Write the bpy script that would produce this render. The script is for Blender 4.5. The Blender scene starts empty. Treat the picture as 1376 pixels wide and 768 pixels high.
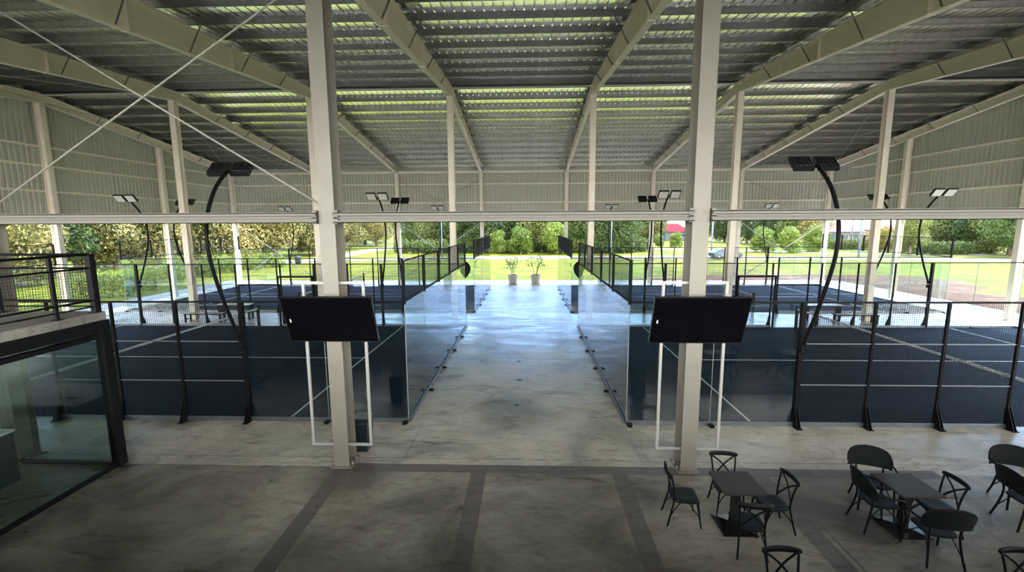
import bpy, math, random
from mathutils import Vector, Matrix
R = math.radians
C = bpy.context.scene.collection
sc = bpy.context.scene

# ------------------------------------------------------------------ helpers
class MB:
    """collects vertices and faces; build() links them as ONE mesh object"""
    def __init__(s): s.v = []; s.f = []; s.smooth = []; s.mi = []; s.m = 0
    def face(s, idx, sm=False): s.f.append(tuple(idx)); s.smooth.append(sm); s.mi.append(s.m)
    def add(s, pts): b = len(s.v); s.v += [tuple(p) for p in pts]; return b
    def quad(s, a, b, c, d, sm=False): k = s.add([a, b, c, d]); s.face((k, k+1, k+2, k+3), sm)
    def box(s, x0, x1, y0, y1, z0, z1):
        k = s.add([(x0,y0,z0),(x1,y0,z0),(x1,y1,z0),(x0,y1,z0),(x0,y0,z1),(x1,y0,z1),(x1,y1,z1),(x0,y1,z1)])
        for q in ((0,3,2,1),(4,5,6,7),(0,1,5,4),(1,2,6,5),(2,3,7,6),(3,0,4,7)): s.face([k+i for i in q])
        return s
    def rbox(s, x0, x1, y0, y1, z0, z1, r=.02, n=3, z_bev=0):
        """box with rounded vertical edges"""
        pts = []
        for cx, cy, a0 in ((x1-r,y1-r,0),(x0+r,y1-r,90),(x0+r,y0+r,180),(x1-r,y0+r,270)):
            for i in range(n+1):
                a = R(a0 + 90*i/n); pts.append((cx + r*math.cos(a), cy + r*math.sin(a)))
        s.prism(pts, z0, z1); return s
    def prism(s, pts, z0, z1, sm=False):
        n = len(pts); k = s.add([(x,y,z0) for x,y in pts] + [(x,y,z1) for x,y in pts])
        s.face([k+i for i in range(n)][::-1]); s.face([k+n+i for i in range(n)])
        for i in range(n): j = (i+1) % n; s.face((k+i, k+j, k+n+j, k+n+i), sm)
        return s
    def bar(s, p, q, w, h, up=(0,0,1)):
        p, q = Vector(p), Vector(q); d = (q-p).normalized(); u = Vector(up)
        if abs(d.dot(u)) > .98: u = Vector((0,1,0))
        a = d.cross(u).normalized()*w/2; b = a.cross(d).normalized()*h/2
        k = s.add([p-a-b, p+a-b, p+a+b, p-a+b, q-a-b, q+a-b, q+a+b, q-a+b])
        for f in ((0,1,2,3),(7,6,5,4),(0,4,5,1),(1,5,6,2),(2,6,7,3),(3,7,4,0)): s.face([k+i for i in f])
        return s
    def tube(s, pts, r, n=8, caps=True):
        pts = [Vector(p) for p in pts]; m = len(pts)
        rs = r if isinstance(r, (list, tuple)) else [r]*m
        ref = None; k0 = len(s.v)
        for i, p in enumerate(pts):
            d = (pts[min(i+1,m-1)] - pts[max(i-1,0)]).normalized()
            if ref is None:
                ref = Vector((0,0,1)) if abs(d.z) < .9 else Vector((1,0,0))
            a = (ref - d*ref.dot(d)).normalized(); ref = a; b = d.cross(a)
            s.add([p + (a*math.cos(2*math.pi*j/n) + b*math.sin(2*math.pi*j/n))*rs[i] for j in range(n)])
        for i in range(m-1):
            for j in range(n):
                a = k0+i*n+j; b = k0+i*n+(j+1) % n; s.face((a, b, b+n, a+n), True)
        if caps:
            s.face([k0+j for j in range(n)][::-1]); s.face([k0+(m-1)*n+j for j in range(n)])
        return s
    def lathe(s, prof, n=20, c=(0,0)):
        k0 = len(s.v); m = len(prof)
        for r, z in prof: s.add([(c[0]+r*math.cos(2*math.pi*j/n), c[1]+r*math.sin(2*math.pi*j/n), z) for j in range(n)])
        for i in range(m-1):
            for j in range(n):
                a = k0+i*n+j; b = k0+i*n+(j+1) % n; s.face((a, b, b+n, a+n), True)
        s.face([k0+j for j in range(n)][::-1]); s.face([k0+(m-1)*n+j for j in range(n)])
        return s
    def ibeam(s, p, q, depth, width, tf=.014, tw=.01, up=(0,0,1)):
        p, q = Vector(p), Vector(q); d = (q-p).normalized(); u = Vector(up); u = (u - d*u.dot(d)).normalized()
        for sg in (1, -1):
            o = u*(depth/2 - tf/2)*sg; s.bar(p+o, q+o, width, tf, u)
        s.bar(p, q, tw, depth-2*tf, u); return s
    def mesh(s, name):
        me = bpy.data.meshes.new(name); me.from_pydata(s.v, [], s.f)
        me.polygons.foreach_set('use_smooth', s.smooth)
        me.polygons.foreach_set('material_index', s.mi); me.update(); return me
    def build(s, name, mat, parent=None): return link(name, s.mesh(name), mat, parent)

def link(name, me, mat=None, parent=None, loc=None, rz=0, rot=None):
    if mat is not None and not me.materials:
        for m in (mat if isinstance(mat, (list, tuple)) else [mat]): me.materials.append(m)
    o = bpy.data.objects.new(name, me); C.objects.link(o)
    if loc is not None: o.location = loc
    o.rotation_euler = rot if rot is not None else (0,0,rz)
    if parent is not None: o.parent = parent
    return o
def tag(o, label=None, cat=None, group=None, kind=None):
    if label: o['label'] = label
    if cat: o['category'] = cat
    if group: o['group'] = group
    if kind: o['kind'] = kind
    return o
def thing(name, label, cat, loc=(0,0,0), rz=0, group=None, kind=None):
    o = bpy.data.objects.new(name, None); C.objects.link(o); o.location = loc; o.rotation_euler = (0,0,rz)
    o.empty_display_size = .2
    return tag(o, label, cat, group, kind)
def kids(o): return [c for c in bpy.data.objects if c.parent == o]
KID = {}
def copy_tree(o, loc, rz=None, label=None, group=None, scale=None):
    def rec(a, par):
        c = a.copy(); C.objects.link(c)
        if par is not None: c.parent = par
        for ch in list(a.children): rec(ch, c)
        return c
    r = rec(o, None); r.location = loc
    if rz is not None: r.rotation_euler.z = rz
    if scale is not None: r.scale = scale
    return tag(r, label, None, group)

# ------------------------------------------------------------------ materials
def nmat(name):
    m = bpy.data.materials.new(name); m.use_nodes = True; nt = m.node_tree; nt.nodes.clear()
    out = nt.nodes.new('ShaderNodeOutputMaterial'); return m, nt, out
def N(nt, typ, **kw):
    n = nt.nodes.new(typ)
    for k, v in kw.items():
        if k == 'inp':
            for a, b in v.items(): n.inputs[a].default_value = b
        else: setattr(n, k, v)
    return n
def rgba(c): return (c[0], c[1], c[2], 1)
def mat(name, col, rough=.5, metal=0, var=.12, scale=4, bump=0, bscale=30, stretch=(1,1,1), spec=.5, coords='Object'):
    """principled with a procedural tone variation (and bump)"""
    m, nt, out = nmat(name); L = nt.links.new
    p = N(nt, 'ShaderNodeBsdfPrincipled', inp={'Roughness': rough, 'Metallic': metal, 'Specular IOR Level': spec})
    tc = N(nt, 'ShaderNodeTexCoord'); mp = N(nt, 'ShaderNodeMapping'); mp.inputs['Scale'].default_value = stretch
    L(tc.outputs[coords], mp.inputs['Vector'])
    nz = N(nt, 'ShaderNodeTexNoise', inp={'Scale': scale, 'Detail': 4, 'Roughness': .6}); L(mp.outputs[0], nz.inputs['Vector'])
    cr = N(nt, 'ShaderNodeValToRGB'); cr.color_ramp.elements[0].position = .3; cr.color_ramp.elements[1].position = .7
    cr.color_ramp.elements[0].color = rgba([c*(1-var) for c in col]); cr.color_ramp.elements[1].color = rgba([min(1, c*(1+var)) for c in col])
    L(nz.outputs['Fac'], cr.inputs[0]); L(cr.outputs[0], p.inputs['Base Color'])
    if bump:
        b = N(nt, 'ShaderNodeBump', inp={'Strength': bump, 'Distance': .01}); nb = N(nt, 'ShaderNodeTexNoise', inp={'Scale': bscale, 'Detail': 3})
        L(mp.outputs[0], nb.inputs['Vector']); L(nb.outputs['Fac'], b.inputs['Height']); L(b.outputs[0], p.inputs['Normal'])
    L(p.outputs[0], out.inputs[0]); return m
def glass_mat(name, tint=(.93,.97,.96), f0=.045, rough=.0):
    """thin architectural glass: transparent body, mirror reflection that grows at grazing angles on either side"""
    m, nt, out = nmat(name); L = nt.links.new
    g = N(nt, 'ShaderNodeNewGeometry'); dot = N(nt, 'ShaderNodeVectorMath', operation='DOT_PRODUCT')
    L(g.outputs['Normal'], dot.inputs[0]); L(g.outputs['Incoming'], dot.inputs[1])
    ab = N(nt, 'ShaderNodeMath', operation='ABSOLUTE'); L(dot.outputs['Value'], ab.inputs[0])
    om = N(nt, 'ShaderNodeMath', operation='SUBTRACT', inp={0: 1.0}); L(ab.outputs[0], om.inputs[1])
    pw = N(nt, 'ShaderNodeMath', operation='POWER', inp={1: 5.0}); L(om.outputs[0], pw.inputs[0])
    ma = N(nt, 'ShaderNodeMath', operation='MULTIPLY_ADD', inp={1: 1-f0, 2: f0}); L(pw.outputs[0], ma.inputs[0])
    t = N(nt, 'ShaderNodeBsdfTransparent', inp={'Color': rgba(tint)}); gl = N(nt, 'ShaderNodeBsdfGlossy', inp={'Roughness': rough})
    nz = N(nt, 'ShaderNodeTexNoise', inp={'Scale': .7}); tc = N(nt, 'ShaderNodeTexCoord'); L(tc.outputs['Object'], nz.inputs['Vector'])
    b = N(nt, 'ShaderNodeBump', inp={'Strength': .05, 'Distance': .01}); L(nz.outputs['Fac'], b.inputs['Height']); L(b.outputs[0], gl.inputs['Normal'])
    mx = N(nt, 'ShaderNodeMixShader'); L(ma.outputs[0], mx.inputs[0]); L(t.outputs[0], mx.inputs[1]); L(gl.outputs[0], mx.inputs[2])
    L(mx.outputs[0], out.inputs[0]); return m
def leaf_mat(name, c1, c2, trans=.35, rough=.55):
    m, nt, out = nmat(name); L = nt.links.new
    g = N(nt, 'ShaderNodeNewGeometry'); oi = N(nt, 'ShaderNodeObjectInfo')
    ad = N(nt, 'ShaderNodeMath', operation='ADD'); L(g.outputs['Random Per Island'], ad.inputs[0])
    sb = N(nt, 'ShaderNodeMath', operation='MULTIPLY_ADD', inp={1: .5, 2: -.25}); L(oi.outputs['Random'], sb.inputs[0]); L(sb.outputs[0], ad.inputs[1])
    cr = N(nt, 'ShaderNodeValToRGB'); cr.color_ramp.elements[0].color = rgba(c1); cr.color_ramp.elements[1].color = rgba(c2)
    cr.color_ramp.elements[0].position = .05; cr.color_ramp.elements[1].position = .95
    L(ad.outputs[0], cr.inputs[0])
    p = N(nt, 'ShaderNodeBsdfPrincipled', inp={'Roughness': rough, 'Specular IOR Level': .3}); t = N(nt, 'ShaderNodeBsdfTranslucent')
    L(cr.outputs[0], p.inputs['Base Color']); L(cr.outputs[0], t.inputs['Color'])
    mx = N(nt, 'ShaderNodeMixShader', inp={0: trans}); L(p.outputs[0], mx.inputs[1]); L(t.outputs[0], mx.inputs[2])
    L(mx.outputs[0], out.inputs[0]); return m

def concrete_mat(name, dark, mid, light, rough=(.2,.42), bump=.08):
    m, nt, out = nmat(name); L = nt.links.new
    tc = N(nt, 'ShaderNodeTexCoord')
    def noise(scale, st=(1,1,1), detail=6, dist=0, r=.6):
        mp = N(nt, 'ShaderNodeMapping'); mp.inputs['Scale'].default_value = st; L(tc.outputs['Object'], mp.inputs['Vector'])
        n = N(nt, 'ShaderNodeTexNoise', inp={'Scale': scale, 'Detail': detail, 'Roughness': r, 'Distortion': dist}); L(mp.outputs[0], n.inputs['Vector']); return n.outputs['Fac']
    def ramp(f, els):
        cr = N(nt, 'ShaderNodeValToRGB'); e = cr.color_ramp.elements
        while len(e) < len(els): e.new(.5)
        for k, (ps, c) in zip(e, els): k.position = ps; k.color = rgba(c)
        L(f, cr.inputs[0]); return cr.outputs[0]
    big = ramp(noise(.42, (1,1.2,1), 5, .6), [(.34, dark), (.5, mid), (.68, light)])
    fine = ramp(noise(3.2, (.6,1.6,1), 8, 1.2, .7), [(.33, (.42,.43,.42)), (.5, (.95,.95,.95)), (.72, (1.12,1.11,1.08))])
    mx = N(nt, 'ShaderNodeMix', data_type='RGBA', blend_type='MULTIPLY', inp={0: .75}); L(big, mx.inputs[6]); L(fine, mx.inputs[7])
    mic = ramp(noise(28, (.5,1.5,1), 4), [(.3, (.82,.82,.82)), (.7, (1.08,1.08,1.08))])
    m2 = N(nt, 'ShaderNodeMix', data_type='RGBA', blend_type='MULTIPLY', inp={0: .8}); L(mx.outputs[2], m2.inputs[6]); L(mic, m2.inputs[7])
    p = N(nt, 'ShaderNodeBsdfPrincipled', inp={'Specular IOR Level': .6}); L(m2.outputs[2], p.inputs['Base Color'])
    mr = N(nt, 'ShaderNodeMapRange', inp={1: .3, 2: .7, 3: rough[0], 4: rough[1]}); L(noise(1.1, (.5,1.4,1), 5, .8), mr.inputs[0]); L(mr.outputs[0], p.inputs['Roughness'])
    b = N(nt, 'ShaderNodeBump', inp={'Strength': bump, 'Distance': .02}); L(noise(2.2, (.35,1.8,1), 4, .5), b.inputs['Height']); L(b.outputs[0], p.inputs['Normal'])
    L(p.outputs[0], out.inputs[0]); return m
def ground_mat(name, cols, scale, bump=.4, rough=.9, detail=8, stretch=(1,1,1)):
    m, nt, out = nmat(name); L = nt.links.new
    tc = N(nt, 'ShaderNodeTexCoord'); mp = N(nt, 'ShaderNodeMapping'); mp.inputs['Scale'].default_value = stretch; L(tc.outputs['Object'], mp.inputs['Vector'])
    n1 = N(nt, 'ShaderNodeTexNoise', inp={'Scale': scale, 'Detail': detail, 'Roughness': .7}); L(mp.outputs[0], n1.inputs['Vector'])
    n2 = N(nt, 'ShaderNodeTexNoise', inp={'Scale': scale*14, 'Detail': 4, 'Roughness': .7}); L(mp.outputs[0], n2.inputs['Vector'])
    ad = N(nt, 'ShaderNodeMath', operation='MULTIPLY_ADD', inp={1: .55, 2: -.27}); L(n2.outputs['Fac'], ad.inputs[0])
    a2 = N(nt, 'ShaderNodeMath', operation='ADD'); L(n1.outputs['Fac'], a2.inputs[0]); L(ad.outputs[0], a2.inputs[1])
    cr = N(nt, 'ShaderNodeValToRGB'); e = cr.color_ramp.elements
    while len(e) < len(cols): e.new(.5)
    for i, c in enumerate(cols): e[i].position = .3 + .4*i/(len(cols)-1); e[i].color = rgba(c)
    L(a2.outputs[0], cr.inputs[0])
    p = N(nt, 'ShaderNodeBsdfPrincipled', inp={'Roughness': rough, 'Specular IOR Level': .15}); L(cr.outputs[0], p.inputs['Base Color'])
    b = N(nt, 'ShaderNodeBump', inp={'Strength': bump, 'Distance': .05}); L(n2.outputs['Fac'], b.inputs['Height']); L(b.outputs[0], p.inputs['Normal'])
    L(p.outputs[0], out.inputs[0]); return m
def foil_mat(name, base, rough, bump, metal=1.0):
    """crinkled silver sheet under the roof"""
    m, nt, out = nmat(name); L = nt.links.new
    tc = N(nt, 'ShaderNodeTexCoord'); mp = N(nt, 'ShaderNodeMapping'); mp.inputs['Scale'].default_value = (1.6,.5,1); L(tc.outputs['Object'], mp.inputs['Vector'])
    n1 = N(nt, 'ShaderNodeTexNoise', inp={'Scale': 1.3, 'Detail': 6, 'Roughness': .65, 'Distortion': .8}); L(mp.outputs[0], n1.inputs['Vector'])
    cr = N(nt, 'ShaderNodeValToRGB'); cr.color_ramp.elements[0].position = .3; cr.color_ramp.elements[1].position = .7
    cr.color_ramp.elements[0].color = rgba([c*.72 for c in base]); cr.color_ramp.elements[1].color = rgba(base); L(n1.outputs['Fac'], cr.inputs[0])
    p = N(nt, 'ShaderNodeBsdfPrincipled', inp={'Roughness': rough, 'Metallic': metal}); L(cr.outputs[0], p.inputs['Base Color'])
    n2 = N(nt, 'ShaderNodeTexNoise', inp={'Scale': 5, 'Detail': 4, 'Distortion': 1.0}); L(mp.outputs[0], n2.inputs['Vector'])
    b = N(nt, 'ShaderNodeBump', inp={'Strength': bump, 'Distance': .03}); L(n2.outputs['Fac'], b.inputs['Height']); L(b.outputs[0], p.inputs['Normal'])
    L(p.outputs[0], out.inputs[0]); return m

M = {}
M['cream'] = mat('cream_steel_shaded', (.215,.204,.172), .45, var=.06, scale=2)  # front columns: cream darkened in the colour to offset strong rear light
M['rafter'] = mat('cream_steel_lit', (.80,.73,.63), .45, var=.05, scale=2)  # same cream steel lightened in the colour, for members the light reaches less
M['beam'] = mat('cream_beam_shaded', (.13,.123,.103), .45, var=.05, scale=2)  # same steel for the tie beams, its shade put into the colour
M['clad'] = mat('cladding_paint', (.47,.475,.405), .5, var=.05, scale=1.2)
M['foil'] = foil_mat('roof_foil', (.95,.95,.91), .19, .32)
M['purlin'] = foil_mat('galvanised_purlin', (.27,.27,.26), .4, .2)
M['rod'] = mat('brace_rod', (.36,.355,.32), .45, var=.05)
M['concrete'] = concrete_mat('polished_concrete', (.21,.198,.165), (.50,.475,.395), (.62,.595,.51))
M['concrete2'] = concrete_mat('stained_concrete', (.075,.067,.053), (.25,.23,.185), (.44,.41,.335), (.24,.45))
M['strip'] = concrete_mat('inlay_concrete', (.10,.085,.078), (.145,.125,.115), (.18,.155,.145), (.35,.55))
M['apron'] = concrete_mat('apron_concrete', (.115,.12,.122), (.15,.152,.152), (.19,.19,.186), (.4,.6))
M['deck'] = concrete_mat('deck_concrete', (.17,.165,.15), (.24,.235,.21), (.3,.29,.26), (.5,.7))
M['navy'] = mat('navy_turf', (.0035,.0125,.027), .8, var=.16, scale=1.5, bump=.25, bscale=220, spec=.06)
M['white'] = mat('white_line_paint', (.62,.64,.64), .6, var=.06)
M['black'] = mat('black_powder_coat', (.006,.0065,.008), .5, var=.2, spec=.1)
M['blackmesh'] = mat('black_wire', (.006,.007,.008), .55, var=.2, spec=.2)
M['steel'] = mat('grey_channel', (.16,.18,.2), .38, metal=.6, var=.15)
M['galv'] = mat('pale_rail', (.2,.22,.23), .4, metal=.4, var=.1)
M['tape'] = mat('net_tape', (.55,.56,.54), .7, var=.15, scale=8)
M['glass'] = glass_mat('court_glass', (.92,.965,.955), .05)
M['roomglass'] = glass_mat('room_glass', (.80,.87,.85), .05)
M['whitesteel'] = mat('white_frame_paint', (.36,.365,.35), .4, var=.04)
M['screen'] = mat('dark_screen', (.002,.002,.003), .08, var=.1, spec=.2)
M['bezel'] = mat('bezel_plastic', (.01,.01,.012), .35, var=.1)
M['chair'] = mat('black_chair_resin', (.0045,.005,.006), .5, var=.2, scale=6, spec=.15)
M['seat'] = mat('blue_black_seat', (.009,.014,.018), .5, var=.2, scale=6, spec=.2)
M['wicker'] = mat('black_weave', (.006,.008,.010), .6, var=.3, scale=60, bump=.6, bscale=160, spec=.12)
M['ttop'] = mat('dark_table_top', (.024,.020,.020), .5, var=.2, scale=3, stretch=(8,1,1))
M['tbase'] = mat('black_cast_iron', (.008,.008,.009), .22, var=.2)
M['bin'] = mat('dark_bin_plastic', (.012,.018,.024), .35, var=.15)
M['lamp'] = mat('lamp_housing', (.010,.011,.012), .45, var=.2)
M['lens'] = mat('lamp_lens', (.62,.62,.58), .2, var=.08, scale=20)
M['pot'] = mat('brown_pot', (.48,.41,.34), .8, var=.15, scale=6, bump=.3)
M['soil'] = mat('potting_soil', (.05,.035,.025), .95, var=.3, scale=30, bump=.6)
M['desk'] = mat('dark_desk_laminate', (.010,.016,.020), .35, var=.15)
M['desktop'] = mat('white_desk_top', (.6,.62,.62), .3, var=.05)
M['grass'] = ground_mat('sunlit_lawn', [(.026,.042,.002),(.064,.076,.003),(.130,.124,.008)], .35, .5)
M['dirt'] = ground_mat('bare_reddish_dirt', [(.028,.015,.008),(.062,.033,.019),(.105,.062,.04)], .5, .9)
M['road'] = ground_mat('pale_road', [(.11,.11,.10),(.145,.145,.135),(.17,.17,.155)], .3, .15)
M['kerb'] = mat('grey_kerb', (.22,.23,.21), .8, var=.2)
M['bark'] = mat('bark', (.12,.09,.065), .9, var=.35, scale=5, bump=.6, stretch=(1,1,.2))
M['leafA'] = leaf_mat('olive_yellow_leaves', (.014,.028,.005), (.30,.265,.09))
M['leafB'] = leaf_mat('dark_green_leaves', (.008,.024,.006), (.095,.15,.033))
M['leafC'] = leaf_mat('bright_green_leaves', (.035,.075,.006), (.15,.21,.03))
M['leafD'] = leaf_mat('yellow_blossom_leaves', (.10,.10,.012), (.24,.18,.022))
M['leafE'] = leaf_mat('mid_green_leaves', (.018,.045,.009), (.19,.22,.055))
M['red'] = mat('red_roof_sheet', (.10,.017,.023), .9, var=.1, spec=.02)
M['pink'] = mat('faded_mauve_roof', (.11,.070,.082), .9, var=.1, spec=.02)
M['housewall'] = mat('white_house_wall', (.105,.112,.115), .7, var=.05)
M['teal'] = mat('teal_window', (.015,.06,.08), .3, var=.1)
M['carpaint'] = mat('silver_blue_car_paint', (.045,.06,.08), .25, metal=.5, var=.04)
M['carglass'] = mat('car_window', (.02,.025,.03), .1, var=.1)
M['tyre'] = mat('tyre_rubber', (.015,.015,.015), .8, var=.2)
M['polepaint'] = mat('pale_blue_pole', (.11,.135,.16), .6, var=.08)
M['seal'] = mat('pale_glass_edge', (.26,.30,.29), .35, var=.05)
M['label'] = mat('pale_mark_finish', (.5,.5,.5), .5, var=.05)
M['bolt'] = mat('bright_bolt', (.6,.6,.58), .35, metal=.6, var=.1)

# ------------------------------------------------------------------ dimensions (metres), x right of the aisle, y into the hall
YN, YM, YF = 8.44, 22.36, 36.57          # column rows
SP, XB = 6.877, 24.07                    # bay, side wall
GX = [-3.465 + SP*k for k in range(-3, 5)]
XB = GX[-1] + .0
XL, XR = GX[0], GX[-1]
def zb(y): return 10.95 - (.10*(YM-y) if y < YM else .14*(y-YM))   # underside of the rafters
RD = .48                                  # rafter depth
def zr(y): return 10.95 + RD + .2 - (.056*(YM-y) if y < YM else .14*(y-YM))         # underside of the roof sheet
YE0, YE1 = -5.0, 37.2
ORD = ['first','second','third','fourth','fifth','sixth','seventh','eighth','ninth','tenth','eleventh','twelfth']
random.seed(5)

# ------------------------------------------------------------------ floor and ground
fl = MB().box(XL-.35, XR+.35, 8.26, YF+.35, -.25, 0).build('floor', M['concrete'])
tag(fl, 'polished grey concrete hall floor with dark mottling', 'floor', kind='structure')
tag(MB().box(XL-.35, XR+.35, -7, 8.26, -.25, 0).build('floor_front', M['concrete2']), 'darker stained concrete slabs in front of the columns', 'floor', kind='structure')
ap = MB()
ap.box(XL-2.2, XL-.35, -7, YF+1.9, -.25, -.005); ap.box(XR+.35, XR+2.4, -7, YF+1.9, -.25, -.005); ap.box(XL-.35, XR+.35, YF+.35, YF+1.9, -.25, -.005); ap.box(XL-2.2, XR+2.4, -40, -7, -.25, -.005)  # last box: added unseen forecourt behind the camera, reflects sunlight into the hall
tag(ap.build('floor_apron_bounce_forecourt', M['apron']), 'pale concrete apron around the hall floor with an added forecourt reflecting light', 'pavement', kind='structure')
n = 1
for x0, x1, y0, y1 in [(-3.6, 8.2, 8.12, 8.40)] + [(x-.15, x+.15, -6.5, 8.12) for x in (-3.45, -.69, 2.06, 4.75)]:
    tag(MB().box(x0, x1, y0, y1, -.01, .003).build('trim_%d' % n, M['strip']), 'dark brown inlaid strip crossing the concrete floor', 'floor strip', kind='structure'); n += 1
for x0, x1, y0, y1 in [(-24, 24, 8.62, 8.632), (-2.3, -2.288, 8.64, 10.3), (2.6, 2.612, 8.64, 10.3), (-2.6, 2.6, 22.3, 22.32), (-2.6, 2.6, 15.6, 15.612), (-2.6,2.6,29,29.02), (4.98, 5.02, 3, 8.1), (7.5, 7.515, 3, 8.6), (-24, -3.6, 8.25, 8.262), (-24, -9, 8.4, 8.41)]:
    tag(MB().box(x0, x1, y0, y1, -.01, .0015).build('trim_%d' % n, M['strip']), 'thin saw-cut joint in the concrete floor', 'floor joint', kind='structure'); n += 1

gm = MB(); gm.box(-170, 230, -60, 260, -.6, -.1)
tag(gm.build('lawn', M['grass']), 'bright yellow-green lawn around the hall', 'lawn', kind='structure')
def ribbon(pts, w, z0, z1):
    m = MB(); pts = [Vector((p[0], p[1], 0)) for p in pts]; nrm = []
    for i in range(len(pts)):
        d = (pts[min(i+1, len(pts)-1)] - pts[max(i-1, 0)]).normalized(); nrm.append(Vector((-d.y, d.x, 0)))
    k = len(m.v)
    for p, q in zip(pts, nrm):
        for s_, z in ((-1,z1),(1,z1),(1,z0),(-1,z0)): m.add([(p.x+q.x*w/2*s_, p.y+q.y*w/2*s_, z)])
    for i in range(len(pts)-1):
        for j in range(4): a = k+4*i+j; b = k+4*i+(j+1) % 4; m.face((a, a+4, b+4, b))
    return m
def smooth_path(pts, n=8):
    out = []
    P = [Vector((*p, 0)[:3]) if len(p) == 2 else Vector(p) for p in pts]
    for i in range(len(P)-1):
        a, b, c, d = P[max(i-1,0)], P[i], P[i+1], P[min(i+2, len(P)-1)]
        for t in range(n):
            t /= n; out.append(.5*((2*b) + (c-a)*t + (2*a-5*b+4*c-d)*t*t + (3*b-a-3*c+d)*t**3))
    out.append(P[-1]); return out
rp = smooth_path([(-110,38),(-70,46),(-46,54),(-22,63.5),(14,66.5),(40,64),(62,60),(120,50)])
tag(ribbon(rp, 5.0, -.5, -.06).build('road', M['road']), 'pale road curving past beyond the lawn', 'road', kind='structure')
tag(ribbon(smooth_path([(-30,63),(-30.5,75),(-30,90),(-27,112),(-14,128),(20,140)]), 4.2, -.5, -.07).build('driveway_road', M['road']), 'pale drive leading away between the trees', 'road', kind='structure')
tag(ribbon(smooth_path([(70,70),(52,74),(36,84),(25,90),(14,90)]), 3, -.5, -.07).build('lane_road', M['road']), 'pale lane across the far meadow', 'road', kind='structure')
kp = [(p.x*1.0, p.y-3.0) for p in rp]
tag(ribbon(kp, .35, -.3, .16).build('kerb', M['kerb']), 'low grey kerb along the near edge of the road', 'kerb', kind='structure')
# bare dirt bank on the right of the apron
dm = MB(); random.seed(11); NX, NY = 14, 40; k0 = 0
for j in range(NY+1):
    y = -2 + 44*j/NY
    x0 = XR + 2.35; x1 = x0 + 7.5 + 1.6*math.sin(y*.35) + random.uniform(-.7,.7) + (1.5 if y > 34 else 0)
    if j > NY-5: x0 -= (j-NY+5)*2.6*(1 if y > 38.6 else 0)
    for i in range(NX+1):
        t = i/NX; h = .16*math.sin(math.pi*t)**.6 + random.uniform(0,.1)*math.sin(math.pi*t)
        dm.add([(x0+(x1-x0)*t, y, -.12 + h)])
for j in range(NY):
    for i in range(NX): a = j*(NX+1)+i; dm.face((a, a+1, a+NX+2, a+NX+1), True)
tag(dm.build('dirt', M['dirt']), 'strip of bare reddish dirt beside the apron', 'bare earth', kind='stuff')
dm = MB(); random.seed(12)
for j in range(9):
    y = 38.7 + 1.9*j/8 
    for i in range(31):
        t = i/30; e = math.sin(math.pi*j/8)*math.sin(math.pi*t)**.4
        dm.add([(9.5+15.2*t + random.uniform(-.2,.2), y + random.uniform(-.12,.12), -.11 + .13*e + random.uniform(0,.05)*e)])
for j in range(8):
    for i in range(30): a = j*31+i; dm.face((a, a+1, a+32, a+31), True)
tag(dm.build('soil_dirt', M['dirt']), 'thin bank of bare soil along the far apron edge', 'bare earth', kind='stuff')

# ------------------------------------------------------------------ walls: corrugated cladding above an open band
def clad_profile(a0, a1, pitch=.26, d=.055):
    out = []; a = a0
    while a < a1:
        for f, h in ((0,0),(.5,0),(.6,d),(.86,d),(.96,0)):
            if a + f*pitch <= a1: out.append((a+f*pitch, h))
        a += pitch
    out.append((a1, 0)); return out
ZW = 5.05
def wall_x(name, y, zt, sgn, label):
    m = MB(); pr = clad_profile(XL-.25, XR+.25); k = m.add([(x, y+sgn*h, z) for z in (ZW, zt) for x, h in pr]); n_ = len(pr)
    for i in range(n_-1): m.face((k+i, k+i+1, k+n_+i+1, k+n_+i))
    w = tag(m.build(name, M['clad']), label, 'wall', kind='structure')
    for z in (5.12, 6.62, 8.10):
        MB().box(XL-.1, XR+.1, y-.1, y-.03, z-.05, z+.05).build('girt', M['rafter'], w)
    return w
wall_x('wall_back', YF+.32, zr(YF+.32)-.02, 1, 'far wall of grey-green corrugated cladding above the open end')
def rear_light_stop():  # added unseen wall, its height set by how much rear light enters
    m = MB(); pr = clad_profile(XL-.25, XR+.25); k = m.add([(x, YE0-.1-h, z) for z in (8.0, zr(YE0)-.02) for x, h in pr]); n_ = len(pr)
    for i in range(n_-1): m.face((k+i, k+i+1, k+n_+i+1, k+n_+i))
    tag(m.build('wall_front_light_stop', M['clad']), 'added unseen corrugated wall limiting rear light behind the mezzanine', 'wall', kind='structure')
rear_light_stop()
tag(MB().box(XL-.3, XR+.3, -5.1, -4.9, 0, 2.95).build('wall_mezzanine_light_stop', M['clad']), 'added unseen wall blocking light under the mezzanine', 'wall', kind='structure')  # added out of view to keep rear light off the column bases
def wall_y(name, x, sgn, label):
    m = MB(); pr = clad_profile(YE0, YF+.3); n_ = len(pr)
    k = m.add([(x+sgn*h, y, ZW) for y, h in pr] + [(x+sgn*h, y, zr(y)+.03) for y, h in pr])
    for i in range(n_-1): m.face((k+i, k+i+1, k+n_+i+1, k+n_+i))
    w = tag(m.build(name, M['clad']), label, 'wall', kind='structure')
    for z in (5.12, 6.62, 7.9, 8.85):
        MB().box(min(x-sgn*.1, x-sgn*.03), max(x-sgn*.1, x-sgn*.03), YE0, YF+.2 if z < 8.8 else YF-2, z-.05, z+.05).build('girt', M['rafter'], w)
    return w
wall_y('wall_left', XL-.3, -1, 'left gable wall of grey-green corrugated cladding')
wall_y('wall_right', XR+.3, 1, 'right gable wall of grey-green corrugated cladding')

# ------------------------------------------------------------------ roof: corrugated foil-faced sheet, purlins, rafters
ys = []
d = .32
while YM - d > YE0: ys.append(YM-d); d += 1.28
d = .32
while YM + d < YE1-.2: ys.append(YM+d); d += 1.28
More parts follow.
